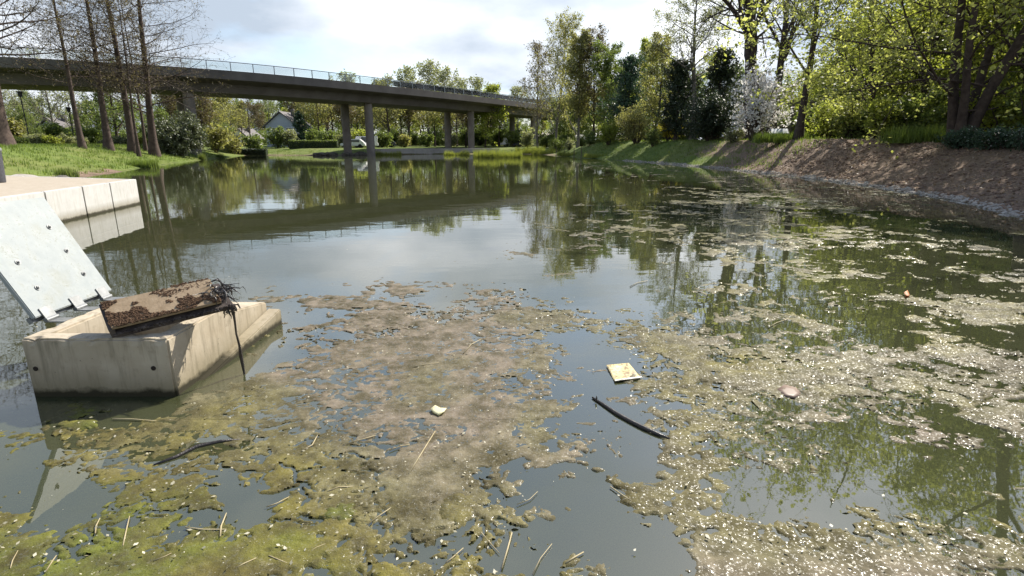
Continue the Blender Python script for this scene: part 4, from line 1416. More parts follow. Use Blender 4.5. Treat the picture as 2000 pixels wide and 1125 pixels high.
put(bush, 31, 347, 3.6, 3.0, Y=61, label='large pale leaved rhododendron at the foot of the bridge column', cat='shrub', top=230, lm='leaf_rhodo', name='rhododendron', stems=20, leafn=20, lsize=0.20, spread=0.14, splay=0.9)
for i, (px_, D, h_, w_, lm_) in enumerate([(70, 12, 1.0, 1.2, 'leaf_pale'), (100, 11, 1.0, 1.5, 'leaf_lime'), (128, 10.5, 0.9, 1.5, 'leaf_pale'), (158, 10, 0.9, 1.3, 'leaf_pale'), (215, 9, 0.8, 1.2, 'leaf_pale'),
                                            (240, 8, 0.9, 1.2, 'leaf_pale'), (278, 8, 0.8, 1.1, 'leaf_lime'), (312, 8.5, 0.8, 1.0, 'leaf_pale'), (38, 12, 0.7, 1.2, 'leaf_mid')]):
    put(bush, 40 + i, px_, D, h_, w_, label='low feathery ' + ADJ[lm_] + ' shrub in the border above the lawn', cat='shrub', group='low ' + ADJ[lm_] + ' shrubs above the lawn', lm=lm_, name='border_shrub', stems=14, n1=6, n2=4, leafn=14, lsize=0.13, spread=0.09)

# trees seen below and above the bridge, and along the horizon
proto = {}
proto['pale'] = put(broad, 51, 232, 0, 9.5, 0.22, label='fresh green round tree behind the straight cypresses', Y=78, lm='leaf_mid', wm='bark', n1=16, start=0.12, ang=55, n2=7, n3=4, leafn=9, lsize=0.26, spread=0.22, name='background_tree')
proto['bare'] = put(broad, 52, 112, 0, 11.0, 0.2, label='pale bare tree with fine grey twigs behind the lawn', Y=82, lm='leaf_pale', wm='bark_grey', n1=18, start=0.2, ang=48, n2=8, n3=6, leafn=2, lsize=0.2, spread=0.15, name='background_tree')
proto['spring'] = put(broad, 53, 838, 0, 18.0, 0.3, label='tall tree in pale spring leaf in the row behind the bridge', group='trees in the row behind the bridge', Y=142, lm='leaf_pale', wm='bark_grey', n1=18, start=0.28, ang=45, reach=0.36, n2=7, n3=5, leafn=6, lsize=0.38, spread=0.3, name='background_tree')
proto['green'] = put(broad, 54, 760, 0, 13.0, 0.22, label='light green tree in the row behind the bridge', group='light green trees behind the bridge', Y=118, lm='leaf_olive', wm='bark', n1=16, start=0.25, ang=46, reach=0.36, n2=7, n3=5, leafn=7, lsize=0.32, spread=0.26, name='background_tree')
proto['lime'] = put(broad, 55, 948, 0, 10.5, 0.18, label='bright lime tree beside the last bridge columns', Y=112, lm='leaf_lime', wm='bark', n1=16, start=0.15, ang=50, reach=0.34, n2=7, n3=5, leafn=9, lsize=0.3, spread=0.24, name='background_tree')
proto['brown'] = put(broad, 56, 800, 0, 12.0, 0.2, label='brown budding tree in the row behind the bridge', group='brown budding trees behind the bridge', Y=124, lm='leaf_brown', wm='bark', n1=16, start=0.22, ang=44, reach=0.36, n2=8, n3=6, leafn=6, lsize=0.28, spread=0.25, name='background_tree')
rnd = random.Random(5)


def row(kind, specs, label, group, base=1.0):
    for px_, Y, s in specs:
        x = bx(px_, Y)
        s *= base
        copy_tree(proto[kind], (x, Y, gz(x, Y) - 0.1), rnd.uniform(0, 6.28), (s * rnd.uniform(0.9, 1.1), s * rnd.uniform(0.9, 1.1), s), label, group)


row('spring', [(690, 150, 0.92), (800, 150, 0.98), (868, 146, 0.95), (935, 150, 0.86), (965, 155, 0.80), (905, 160, 0.9), (1010, 150, 0.75), (640, 150, 0.75), (745, 165, 0.85)], 'tall tree in pale spring leaf in the row behind the bridge', 'trees in the row behind the bridge')
row('green', [(625, 116, 0.85), (652, 122, 0.9), (700, 124, 0.85), (730, 128, 0.8), (785, 126, 0.8), (822, 132, 0.85), (850, 124, 0.8), (893, 126, 0.85), (600, 120, 0.8), (445, 112, 0.75), (415, 104, 0.7), (475, 118, 0.65), (975, 128, 0.75)], 'light green tree in the row behind the bridge', 'light green trees behind the bridge')
row('brown', [(642, 128, 0.95), (675, 118, 0.85), (715, 134, 0.9), (765, 138, 0.85), (883, 134, 0.8), (910, 120, 0.75), (580, 130, 0.95), (395, 100, 0.8), (510, 150, 0.8), (340, 98, 0.85)], 'brown budding tree in the row behind the bridge', 'brown budding trees behind the bridge')
row('bare', [(45, 88, 0.75), (150, 100, 1.0), (95, 110, 1.0), (20, 95, 1.0), (255, 95, 0.9), (300, 105, 0.95), (375, 110, 0.9), (455, 130, 1.0), (430, 120, 1.0), (530, 160, 1.1), (-60, 90, 1.0), (-150, 85, 1.1)],
    'bare greyish tree on the far side below the bridge deck', 'bare trees beyond the lawn')
row('pale', [(75, 112, 0.65), (185, 120, 0.7), (318, 90, 0.65), (60, 70, 0.4), (170, 95, 0.55), (440, 92, 0.45), (-20, 105, 0.8), (-110, 95, 0.8)], 'mid green bushy tree on the far side below the bridge deck', 'green trees beyond the lawn')
row('pale', [(px_, 165 + 30 * rnd.random(), 0.95 + 0.5 * rnd.random()) for px_ in range(360, 1120, 26)], 'distant green tree closing the horizon beyond the bridge', 'distant trees beyond the bridge')
row('lime', [(px_, 150 + 20 * rnd.random(), 0.55 + 0.3 * rnd.random()) for px_ in range(380, 1100, 48)], 'distant lime tree closing the horizon beyond the bridge', 'distant lime trees beyond the bridge')
row('pale', [(px_, 115 + 30 * rnd.random(), 0.75 + 0.35 * rnd.random()) for px_ in range(-120, 360, 34)], 'distant green tree closing the horizon beyond the lawn', 'distant trees beyond the lawn')
put(cypress, 57, 490, 0, 9.5, 0.12, label='thin bare larch in front of the pale house', Y=100, n1=34, reach=0.22, start=0.3, leafn=1, name='larch')
put(conifer, 58, 590, 0, 6.5, 2.2, label='dark conifer next to the pale house', Y=112, lm='leaf_pine', n1=40, leafn=14, lsize=0.3)
put(conifer, 59, 962, 0, 10.5, 2.6, label='tall dark evergreen behind the last bridge columns', Y=135, lm='leaf_dark', n1=50, leafn=14, lsize=0.4)
for i, (px_, Y, h_, lm_) in enumerate([(565, 104, 3.2, 'leaf_pale'), (640, 104, 3.0, 'leaf_mid'), (672, 106, 2.6, 'leaf_pale'), (610, 106, 3.4, 'leaf_mid'), (705, 108, 3.2, 'leaf_lime'), (745, 108, 2.8, 'leaf_mid'), (420, 80, 3.4, 'leaf_olive'),
                                        (455, 86, 3.2, 'leaf_olive'), (500, 96, 2.8, 'leaf_mid'), (540, 104, 3.4, 'leaf_mid'), (790, 112, 2.4, 'leaf_olive'), (835, 116, 2.6, 'leaf_mid'), (880, 118, 2.4, 'leaf_pale'), (1005, 118, 3.2, 'leaf_mid'), (1030, 112, 3.0, 'leaf_pale'), (340, 75, 2.6, 'leaf_mid'), (110, 74, 2.4, 'leaf_mid'), (180, 76, 2.2, 'leaf_mid'), (20, 66, 2.6, 'leaf_olive')]):
    put(bush, 70 + i, px_, 0, h_, h_ * 0.8, label=ADJ[lm_] + ' garden shrub on the far shore', cat='shrub', group=ADJ[lm_] + ' garden shrubs on the far shore', Y=Y, lm=lm_, name='garden_shrub', stems=10, n1=6, n2=4, leafn=9, lsize=0.30, spread=0.2)

# ------------------------------------------------------------------ right bank trees
put(broad, 81, 1085, 5, 0.24, label='tall wispy tree at the bridge end with bare upper twigs', top=40, lm='leaf_olive', wm='bark_grey', n1=26, start=0.12, ang=32, reach=0.34, n2=8, n3=6, leafn=11, lsize=0.2, spread=0.16, trop=0.10, name='poplar')
put(broad, 82, 1128, 4.5, 0.2, label='yellowish budding tree behind the wooden stakes', top=80, lm='leaf_olive', wm='bark_grey', n1=26, start=0.10, ang=34, reach=0.32, n2=8, n3=6, leafn=12, lsize=0.226, spread=0.17, trop=0.10, name='poplar')
put(broad, 83, 1160, 7, 0.2, label='brownish twiggy tree rising behind the yellowish one', top=70, lm='leaf_brown', wm='bark', n1=22, start=0.2, ang=38, reach=0.3, n2=8, n3=6, leafn=9, lsize=0.2, spread=0.17, name='broadleaf_tree')
put(broad, 84, 1050, 9, 0.2, label='grey bare tree hiding the end of the bridge', top=95, lm='leaf_brown', wm='bark_grey', n1=22, start=0.12, ang=42, reach=0.34, n2=8, n3=6, leafn=6, lsize=0.2, spread=0.17, name='broadleaf_tree')
put(broad, 85, 1195, 8, 0.2, label='pale green full tree beside the dark pine', top=92, lm='leaf_mid', wm='bark', n1=22, start=0.08, ang=50, reach=0.3, n2=8, n3=5, leafn=12, lsize=0.226, spread=0.17, name='broadleaf_tree')
put(conifer, 86, 1224, 6, 3.2, label='dense dark blue green pine between lighter trees', top=112, lm='leaf_pine', n1=80, leafn=30, lsize=0.226, round_=1.6, name='pine')
put(broad, 87, 1278, 6, 0.18, label='yellow green open tree between the pine and the yew', top=70, lm='leaf_olive', wm='bark', n1=22, start=0.12, ang=46, reach=0.3, n2=8, n3=5, leafn=9, lsize=0.192, spread=0.15, name='broadleaf_tree')
put(broad, 88, 1262, 14, 0.18, label='light green tree filling the gap behind the pine', top=85, lm='leaf_lime', wm='bark', n1=22, start=0.12, ang=50, reach=0.32, n2=8, n3=5, leafn=13, lsize=0.249, spread=0.2, name='broadleaf_tree')
put(conifer, 89, 1318, 5.5, 2.6, label='near black yew standing behind the dark rhododendron', top=125, lm='leaf_dark', n1=70, leafn=33, lsize=0.192, round_=1.8, name='yew')
put(conifer, 90, 1392, 9, 2.8, label='dark yew behind the tall sparse tree', top=95, lm='leaf_dark', n1=70, leafn=25, lsize=0.215, round_=1.6, name='yew')
put(broad, 91, 1352, 6.5, 15.5, 0.30, label='tall sparse tree with pale opening buds over the yews', lm='leaf_pale', wm='bark_grey', n1=22, start=0.34, ang=52, reach=0.30, n2=9, n3=6, leafn=9, lsize=0.13, spread=0.12, wob=0.16, name='broadleaf_tree')
put(broad, 92, 1468, 7.5, 17.0, 0.66, label='massive dark trunk with heavy forking limbs behind the white blossom', lm='leaf_pale', wm='bark', n1=13, start=0.30, ang=36, reach=0.55, n2=8, n3=6, leafn=5, lsize=0.12, spread=0.1, thin=0.62, tip=0.2, name='broadleaf_tree')
put(broad, 93, 1502, 9, 17.0, 0.38, label='dark upright trunk beside the massive forked tree', lm='leaf_pale', wm='bark', n1=12, start=0.26, ang=30, reach=0.5, n2=8, n3=5, leafn=5, lsize=0.12, spread=0.1, thin=0.55, tip=0.2, name='broadleaf_tree')
put(broad, 94, 1557, 5.0, 15.0, 0.26, label='dark single trunk behind the information board', lm='leaf_pale', wm='bark', n1=16, start=0.26, ang=46, reach=0.36, n2=8, n3=5, leafn=12, lsize=0.13, spread=0.12, name='broadleaf_tree')
big = put(broad, 95, 1872, 5.2, 15.5, 0.36, label='great spreading beech in fresh leaf with low sweeping branches', lm='leaf_beech', wm='bark', fork=4, n1=12, start=0.10, ang=66, reach=0.60, n2=12, n3=6, leafn=15, lsize=0.155, thin=0.30, trop=0.035, spread=0.12, flat=0.72, up=1.2, topt=0.9, name='beech')
put(broad, 96, 1700, 9, 13.0, 0.2, label='lime green tree behind the low branches of the beech', lm='leaf_lime', wm='bark', n1=20, start=0.12, ang=55, reach=0.36, n2=8, n3=5, leafn=9, lsize=0.158, spread=0.14, name='broadleaf_tree')
put(broad, 97, 1985, 8, 12.0, 0.22, label='bright green tree beyond the beech trunk', lm='leaf_lime', wm='bark', n1=20, start=0.10, ang=58, reach=0.4, n2=8, n3=5, leafn=21, lsize=0.147, spread=0.14, name='broadleaf_tree')
put(broad, 98, 1790, 13, 14.0, 0.22, label='green tree closing the view behind the beech', lm='leaf_lime', wm='bark', n1=20, start=0.10, ang=55, reach=0.38, n2=8, n3=5, leafn=10, lsize=0.181, spread=0.16, name='broadleaf_tree')
wood = put(broad, 150, 1620, 17, 9.0, 0.18, label='bushy lime green tree in the wood beyond the pond bank', group='bushy trees of the wood', lm='leaf_lime', wm='bark', n1=22, start=0.05, ang=60, reach=0.42, n2=8, n3=5, leafn=12, lsize=0.2, spread=0.2, name='wood_tree')
wood2 = put(broad, 151, 1400, 18, 9.5, 0.18, label='darker mid green bushy tree in the wood beyond the pond bank', group='darker trees of the wood', lm='leaf_mid', wm='bark', n1=22, start=0.05, ang=58, reach=0.40, n2=8, n3=5, leafn=12, lsize=0.2, spread=0.2, name='wood_tree')
rw = random.Random(9)
for px_, D_, s_, k_ in ((1560, 20, 0.75, 0), (1660, 16, 0.95, 0), (1720, 21, 1.1, 1), (1770, 16, 1.1, 0), (1840, 18, 1.15, 0), (1900, 14, 1.0, 0), (1950, 18, 1.25, 1), (2010, 13, 1.1, 0), (2080, 16, 1.2, 0), (2160, 12, 1.2, 1), (1500, 22, 0.62, 1), (1450, 19, 0.85, 1), (1340, 20, 1.1, 1), (1290, 24, 1.15, 0), (1240, 16, 1.2, 1), (1200, 16, 1.15, 0), (1165, 14, 1.1, 1), (1130, 14, 1.0, 1), (1100, 16, 1.0, 1), (1690, 26, 1.3, 1), (1600, 30, 0.9, 1), (1830, 28, 1.5, 1), (2050, 26, 1.6, 0)):
    x_, y_ = at_d(px_, D_)
    copy_tree((wood, wood2)[k_], (x_, y_, gz(x_, y_) - 0.1), rw.uniform(0, 6.28), (s_ * rw.uniform(0.9, 1.1), s_ * rw.uniform(0.9, 1.1), s_))
# its mirror image shows in the water although the tree itself stands just outside the picture
x_, y_ = at_d(2060, 3.2)
tag(broad(99, x_, y_, 18.0, 0.34, 'leaf_pale', n1=16, start=0.5, ang=50, reach=0.30, n2=8, n3=6, leafn=2, lsize=0.11, spread=0.1, name='broadleaf_tree'), 'tall thin crowned tree on the soil bank beyond the beech', 'tree')
for i, (px_, D, h_, lm_) in enumerate([(1090, 3.2, 2.2, 'leaf_mid'), (1112, 3.6, 1.6, 'leaf_pale'), (1150, 3.5, 2.0, 'leaf_mid'), (1560, 12, 4.0, 'leaf_lime'), (1615, 8, 2.6, 'leaf_lime'), (1660, 8.5, 3.0, 'leaf_beech'), (1720, 7.5, 2.2, 'leaf_lime'), (1770, 8.5, 2.4, 'leaf_mid'),
                                        (1830, 9.0, 2.6, 'leaf_lime'), (1920, 9.5, 3.0, 'leaf_lime'), (1965, 7, 2.4, 'leaf_lime'), (2040, 7, 2.6, 'leaf_mid'), (1420, 12, 4.0, 'leaf_olive'), (1330, 13, 5.0, 'leaf_mid'), (1600, 13, 4.5, 'leaf_mid'), (1690, 14, 5, 'leaf_mid'), (1880, 14, 5, 'leaf_lime'), (2000, 13, 5, 'leaf_mid')]):
    put(bush, 110 + i, px_, D, h_, h_ * 0.75, label=ADJ[lm_] + ' undergrowth shrub below the trees on the wooded bank', cat='shrub', group=ADJ[lm_] + ' undergrowth shrubs on the wooded bank', lm=lm_, name='undergrowth_shrub', stems=12, n1=7, n2=4, leafn=9, lsize=0.145, spread=0.12)
put(bush, 131, 1386, 5.0, 3.4, label='dark glossy rhododendron left of the white blossom', cat='shrub', top=186, lm='leaf_dark', name='rhododendron', stems=20, n1=9, leafn=20, lsize=0.16, spread=0.14, splay=0.95)
put(bush, 132, 1468, 4.6, 2.1, label='white flowering magnolia shrub beside the information board', cat='shrub', top=140, lm='leaf_pale', name='flowering_shrub', stems=14, n1=8, n2=5, leafn=2, lsize=0.10, spread=0.12, splay=0.7, extra=('blossom', 'petal_white', 8, 0.16))
put(bush, 133, 1243, 4.0, 2.4, label='rounded olive bush on the grassy bank below the pine', cat='shrub', top=212, lm='leaf_olive', name='bush', stems=18, n1=8, leafn=16, lsize=0.13, spread=0.12, splay=0.95)
put(bush, 134, 1188, 3.4, 1.9, label='yellow green bush nearest the wooden stakes', cat='shrub', top=238, lm='leaf_lime', name='bush', stems=16, n1=7, leafn=14, lsize=0.14, spread=0.12, splay=0.95)
put(bush, 135, 1303, 5.0, 1.0, label='small yellow forsythia in front of the yew', cat='shrub', top=232, lm='leaf_yellow', name='forsythia', stems=10, n1=7, leafn=10, lsize=0.10, spread=0.08)
put(bush, 136, 1430, 3.9, 1.0, label='low pale bush at the foot of the white blossom', cat='shrub', top=248, lm='leaf_pale', name='bush', stems=12, n1=6, leafn=10, lsize=0.10, spread=0.08)
put(bush, 137, 1275, 3.2, 0.9, label='low grey green bush on the grassy bank', cat='shrub', top=252, lm='leaf_mid', name='bush', stems=12, n1=6, leafn=10, lsize=0.10, spread=0.08)
for i, px_ in enumerate((1868, 1900, 1935, 1970, 2005)):
    put(bush, 140 + i, px_, 4.0 + 0.25 * (i % 2), 0.8, 1.0, label='dark low groundcover plant with white flowers at the beech foot', cat='plant', group='white flowered plants under the beech', lm='leaf_pine', name='flowering_plant', stems=18, n1=5, n2=3, leafn=9, lsize=0.085, spread=0.07, extra=('flower', 'petal_white', 0 if i == 0 else 1, 0.03))

rf = random.Random(21)
fill = put(bush, 160, 1600, 11, 2.6, 2.2, label='rounded thicket shrub closing the ground under the wood', cat='shrub', group='thicket shrubs under the wood', lm='leaf_mid', name='thicket_shrub', stems=16, n1=7, n2=4, leafn=15, lsize=0.17, spread=0.16)
for px_ in range(1070, 2120, 24):
    x_, y_ = at_d(px_ + rf.uniform(-8, 8), rf.uniform(9.5, 15))
    s_ = rf.uniform(0.75, 1.2)
    copy_tree(fill, (x_, y_, gz(x_, y_) - 0.1), rf.uniform(0, 6.28), (s_, s_, s_ * rf.uniform(0.7, 1.0)))
for px_ in range(380, 1110, 19):
    Y_ = rf.uniform(132, 150); x_ = bx(px_ + rf.uniform(-6, 6), Y_); s_ = rf.uniform(1.2, 1.8)
    copy_tree(fill, (x_, Y_, gz(x_, Y_) - 0.2), rf.uniform(0, 6.28), (s_, s_, s_ * rf.uniform(0.7, 1.0)), 'rounded thicket shrub along the road beyond the bridge', 'thicket shrubs beyond the bridge')
for px_ in range(-60, 380, 24):
    Y_ = rf.uniform(88, 105); x_ = bx(px_ + rf.uniform(-6, 6), Y_); s_ = rf.uniform(1.0, 1.5)
    copy_tree(fill, (x_, Y_, gz(x_, Y_) - 0.2), rf.uniform(0, 6.28), (s_, s_, s_ * rf.uniform(0.7, 1.0)), 'rounded thicket shrub behind the cypresses beyond the lawn', 'thicket shrubs beyond the lawn')

# ------------------------------------------------------------------ ground cover, soil and stones
def blades(rng, P, n, h, spread, w=0.012, lean=0.35):
    P = np.repeat(P, n, 0) + np.concatenate([spread * rng.normal(size=(len(P) * n, 2)), np.zeros((len(P) * n, 1))], 1)
    m = len(P)
    a = rng.random(m) * 6.283
    hh = h * (0.5 + 0.8 * rng.random(m))
    d = np.stack([np.cos(a), np.sin(a), 0 * a], -1)
    tip = P + d * (hh * lean * rng.random(m))[:, None] + np.array([0, 0, 1.0]) * hh[:, None]
    s = np.stack([-d[:, 1], d[:, 0], 0 * a], -1) * w
    V = np.stack([P - s, P + s, tip], 1).reshape(-1, 3)
    return V, np.arange(m * 3).reshape(-1, 3)


rng = np.random.default_rng(77)


def scatter(n, x0, x1, y0, y1, dmin, dmax, cond=None):
    x = x0 + (x1 - x0) * rng.random(n); y = y0 + (y1 - y0) * rng.random(n)
    s = pond_sd(x, y); k = (s > dmin) & (s < dmax)
    if cond is not None:
        k &= cond(x, y)
    return np.stack([x[k], y[k], ground_h(x[k], y[k])], -1)


P = np.concatenate([scatter(9000, -52, -15, 26, 75, 0.4, 13), scatter(4000, 5, 22, 34, 80, 0.2, 6), scatter(1500, -45, 5, 84, 104, 0.2, 6)])
V, T = blades(rng, P, 7, 0.20, 0.16, 0.02)
tag(link('grass', np_mesh('grass', V, None, T), 'grass'), 'short green grass on the banks of the pond', 'grass', kind='stuff')

P = scatter(60000, 9, 26, 4, 46, 0.25, 5.2, lambda x, y: (y < 30 + 8 * rng.random(len(x))) & (fbm(x * 0.9, y * 0.9, 3, 55) > 0.42))
P = P[:5600]
V, T = lumps(rng, P, 0.03 + 0.07 * rng.random(len(P)) ** 2.2, 0.6, 0.3)
tag(link('soil_clods', np_mesh('soil_clods', V, None, T), 'soil_lump'), 'loose brown soil clods and bark covering the steep bank', 'soil', kind='stuff')
P = scatter(60000, 9, 26, 4, 40, 0.3, 5.4)[:5000]
V, Qd = leaf_quads(rng, P + np.array([0, 0, 0.03]), 0.09, 0.5, 1.2)
M['litter'] = m_leaf('litter', (0.11, 0.065, 0.04), (0.36, 0.27, 0.19), 0.15)
tag(link('leaf_litter', np_mesh('leaf_litter', V, Qd), 'litter'), 'dry brown leaves strewn over the soil bank', 'leaves', kind='stuff')

P = scatter(160000, 5, 20, 3, 60, -0.25, 0.38)
P[:, 2] = np.maximum(P[:, 2], -0.03)
P = P[rng.random(len(P)) < 0.9][:3400]
V, T = lumps(rng, P, 0.03 + 0.055 * rng.random(len(P)) ** 2, 0.55, 0.25)
tag(link('shore_gravel', np_mesh('shore_gravel', V, None, T), 'stone_pale'), 'pale gravel strip along the waterline below the soil bank', 'gravel', kind='stuff')


def rock(name, label, p, s, seed, m='rock', group=None, cat='rock', squash=0.65):
    bm = bmesh.new(); bmesh.ops.create_icosphere(bm, subdivisions=3, radius=1.0)
    r_ = np.random.default_rng(seed); o3 = r_.random(3) * 50
    co = np.array([v.co[:] for v in bm.verts])
    dsp = 0.75 + 0.6 * fbm(co[:, 0] * 1.3 + o3[0] + co[:, 2], co[:, 1] * 1.3 + o3[1] - co[:, 2], 4, seed)
    st = 0.7 + 0.7 * r_.random(3); st[2] = squash
    for v, d in zip(bm.verts, dsp):
        v.co = Vector((v.co.x * d * st[0] * s, v.co.y * d * st[1] * s, v.co.z * d * st[2] * s))
    me = bpy.data.meshes.new(name); bm.to_mesh(me); bm.free()
    o = link(name, me, m)
    o.location = p; o.rotation_euler = (0, 0, r_.random() * 6)
    return tag(o, label, cat, group)


rnd = random.Random(3)
for i, px_ in enumerate((618, 628, 640, 651, 676, 686, 696, 706, 740)):
    p = at_d(px_, -0.1 + 0.5 * (i % 3) * 0.5, 303, 60)
    rock('shore_rock', 'dark boulder in the row at the foot of the bridge columns', (p[0], p[1], gz(*p) + 0.08), 0.42 + 0.3 * rnd.random(), 300 + i, group='boulders under the bridge')
for px_, py_, s, lab in ((40, 336, 0.5, 'flat pale stone lying at the lawn edge behind the jetty'), (118, 333, 0.34, 'dark rounded stone at the waterline behind the jetty')):
    p = at_d(px_, 0.4 if px_ > 100 else 1.2, py_, 18)
    rock('shore_stone', lab, (p[0], p[1], gz(*p) + 0.05), s, 400 + px_, 'stone_pale' if px_ < 100 else 'rock', None, 'stone', 0.4)


def reed_clump(name, label, cat, px_, py_, w, h, n, m, D=None, seed=1, depth=0.5, z=-0.15, bw=0.02, group=None):
    r_ = np.random.default_rng(seed)
    p = on_z(px_, py_, 0) if D is None else Vector((*at_d(px_, D, py_), 0))
    if D is not None:
        z = gz(p.x, p.y) - 0.03
    x = (r_.random(n) - 0.5) * w; y = (r_.random(n) - 0.5) * depth * 2
    P_ = np.stack([x, y, np.full(n, 0.0)], -1)
    hh = 0.6 + 0.8 * fbm(x * 0.8 + seed, y, 2, seed)
    V_, T_ = blades(r_, P_, 3, h, 0.05, bw, 0.4)
    V_ = V_.reshape(-1, 3, 3); V_[:, 2, 2] *= np.repeat(hh, 3)
    o = link(name, np_mesh(name, V_.reshape(-1, 3), None, T_), m)
    o.location = (p.x, p.y, z)
    return tag(o, label, cat, group)


reed_clump('reed_bed', 'long bright yellow green reed bed in front of the light columns', 'reeds', 972, 308, 6.2, 1.0, 900, 'reed', seed=1, depth=0.7)
reed_clump('reed_bed', 'small reed clump beside the light column nearest the boulders', 'reeds', 757, 303, 4.2, 0.75, 500, 'reed', seed=2, depth=0.6)
reed_clump('reed_bed', 'pale low reed patch between the two pairs of columns', 'reeds', 893, 303, 4.0, 0.75, 450, 'reed', seed=3, depth=0.6)
for i, (px_, D_, w_, h_) in enumerate(((1062, 0.6, 4, 0.9), (1035, 1.4, 5, 1.1), (1110, 0.3, 3, 0.7), (1165, 0.4, 3.0, 0.5))):
    reed_clump('bank_sedge', 'tussock of yellow green sedge on the bank below the bridge end', 'plant', px_, 303, w_, h_, 420, 'reed', D_, 10 + i, 0.8, group='sedge tussocks below the bridge end')
reed_clump('grass_tussock', 'dark leafy tussock overhanging the water below the flared cypress', 'plant', 276, 318, 1.9, 0.55, 700, 'grass', 0.2, 20, 0.5)
reed_clump('grass_tussock', 'small dark tussock on the lawn edge behind the jetty', 'plant', 128, 332, 0.8, 0.35, 240, 'leaf_mid', 0.6, 21, 0.3)
reed_clump('grass_tussock', 'green strappy plants around the information board', 'plant', 1530, 270, 4.0, 0.6, 700, 'grass', 4.2, 22, 0.5)
reed_clump('grass_tussock', 'tall bladed green plants under the beech branches', 'plant', 1790, 280, 3.0, 0.8, 500, 'grass', 5.2, 23, 0.8)
for i, px_ in enumerate((395, 430, 462, 482)):
    reed_clump('shore_tuft', 'small dark tuft along the far lawn shore', 'plant', px_, 309, 0.7, 0.6, 110, 'leaf_mid', 0.1, 30 + i, 0.3, group='tufts along the lawn shore')

# ------------------------------------------------------------------ path, wall and hedges on the far shore
def ribbon(name, pix, z0, z1, width, m, kind=None, label=None, cat=None):
    pts = [Vector((*at_d(px_, D_, 303, 60), 0)) for px_, D_ in pix]
    mb = MB()
    for a, b in zip(pts[:-1], pts[1:]):
        d = (b - a).normalized(); n_ = Vector((-d.y, d.x, 0))
        za, zb = gz(a.x, a.y), gz(b.x, b.y)
        mb.hexa([a + Vector((0, 0, z0)), b + Vector((0, 0, z0)), b + n_ * width + Vector((0, 0, z0)), a + n_ * width + Vector((0, 0, z0)),
                 a + Vector((0, 0, z1)), b + Vector((0, 0, z1)), b + n_ * width + Vector((0, 0, z1)), a + n_ * width + Vector((0, 0, z1))])
    o = mb.build(name, m)
    return tag(o, label, cat, kind=kind)


ribbon('quay_wall', [(745, 1.2), (800, 1.4), (860, 1.6), (920, 1.8), (975, 2.2)], -0.3, 0.95, 1.6, 'path', label='low pale concrete quay wall on the far shore behind the reeds', cat='wall')


def hedge(label, pxa, pxb, Y, h, seed, lm='leaf_mid'):
    r_ = np.random.default_rng(seed)
    xa, xb = bx(pxa, Y), bx(pxb, Y)
    n_ = int((xb - xa) * 260)
    P_ = np.stack([(r_.random(n_)) * (xb - xa), (r_.random(n_) - 0.5) * 1.0, r_.random(n_) * h], -1)
    surf = r_.random(n_)
    P_[:, 1] = np.where(surf < 0.5, -0.5, P_[:, 1]) + 0.08 * r_.normal(size=n_)
    P_[:, 2] = np.where(surf > 0.7, h, P_[:, 2]) + 0.06 * r_.normal(size=n_)
    V_, Q_ = leaf_quads(r_, P_, 0.16, 0.6, 0.4)
    o = empty('clipped_hedge', (xa, Y, gz((xa + xb) / 2, Y)))
    link('foliage', np_mesh('foliage', V_, Q_), lm, o)
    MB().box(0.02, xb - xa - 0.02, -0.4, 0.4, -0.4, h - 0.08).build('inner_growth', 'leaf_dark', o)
    return tag(o, label, 'hedge')


hedge('clipped green hedge in front of the conifer by the house', 566, 660, 100, 1.3, 1)
hedge('low dark hedge strip below the bare larch', 405, 520, 88, 0.8, 2, 'leaf_dark')

# ------------------------------------------------------------------ house beyond the lawn
def house(label, pxl, pxr, pyb, pye, pyr, Y, wallm, depth=9, name='house'):
    xl, xr = bx(pxl, Y), bx(pxr, Y)
    zb = gz((xl + xr) / 2, Y) - 0.2
    ze, zr = topz(pye, Y), topz(pyr, Y)
    o = empty(name, (xl, Y, zb))
    w = xr - xl; he = ze - zb; hr = zr - zb
    mb = MB()
    mb.add([(0, 0, 0), (w, 0, 0), (w, 0, he), (w / 2, 0, hr - 0.1), (0, 0, he), (0, depth, 0), (w, depth, 0), (w, depth, he), (w / 2, depth, hr - 0.1), (0, depth, he)],
           [(0, 1, 2, 3, 4), (9, 8, 7, 6, 5), (0, 5, 6, 1), (1, 6, 7, 2), (2, 7, 8, 3), (3, 8, 9, 4), (4, 9, 5, 0)])
    mb.build('wall', wallm, o)
    ov = 0.5
    rf = MB()
    for s in (0, 1):
        a = Vector((-ov if s == 0 else w + ov, -ov, he - ov * (hr - he) / (w / 2))); t = Vector((w / 2, -ov, hr))
        dy = Vector((0, depth + 2 * ov, 0)); up = Vector((0, 0, 0.22))
        rf.hexa([a, t, t + dy, a + dy, a + up, t + up, t + dy + up, a + dy + up] if s == 0 else [t, a, a + dy, t + dy, t + up, a + up, a + dy + up, t + dy + up])
    r_ = rf.build('roof', 'roof', o)
    MB().box(w * 0.62, w * 0.62 + 0.7, depth * 0.4, depth * 0.4 + 0.7, hr - 1.2, hr + 0.8).build('chimney', 'roof', r_)
    for fx_ in (0.2, 0.65):
        for zz_ in (he * 0.18, he * 0.60):
            x0 = fx_ * w - 0.1
            fr_ = MB().box(x0, x0 + 1.25, -0.05, 0.04, zz_, zz_ + 1.4).build('window', 'house_white', o)
            MB().box(x0 + 0.09, x0 + 1.16, -0.07, -0.052, zz_ + 0.09, zz_ + 1.31).build('pane', 'pane', fr_)
    return tag(o, label, 'house')


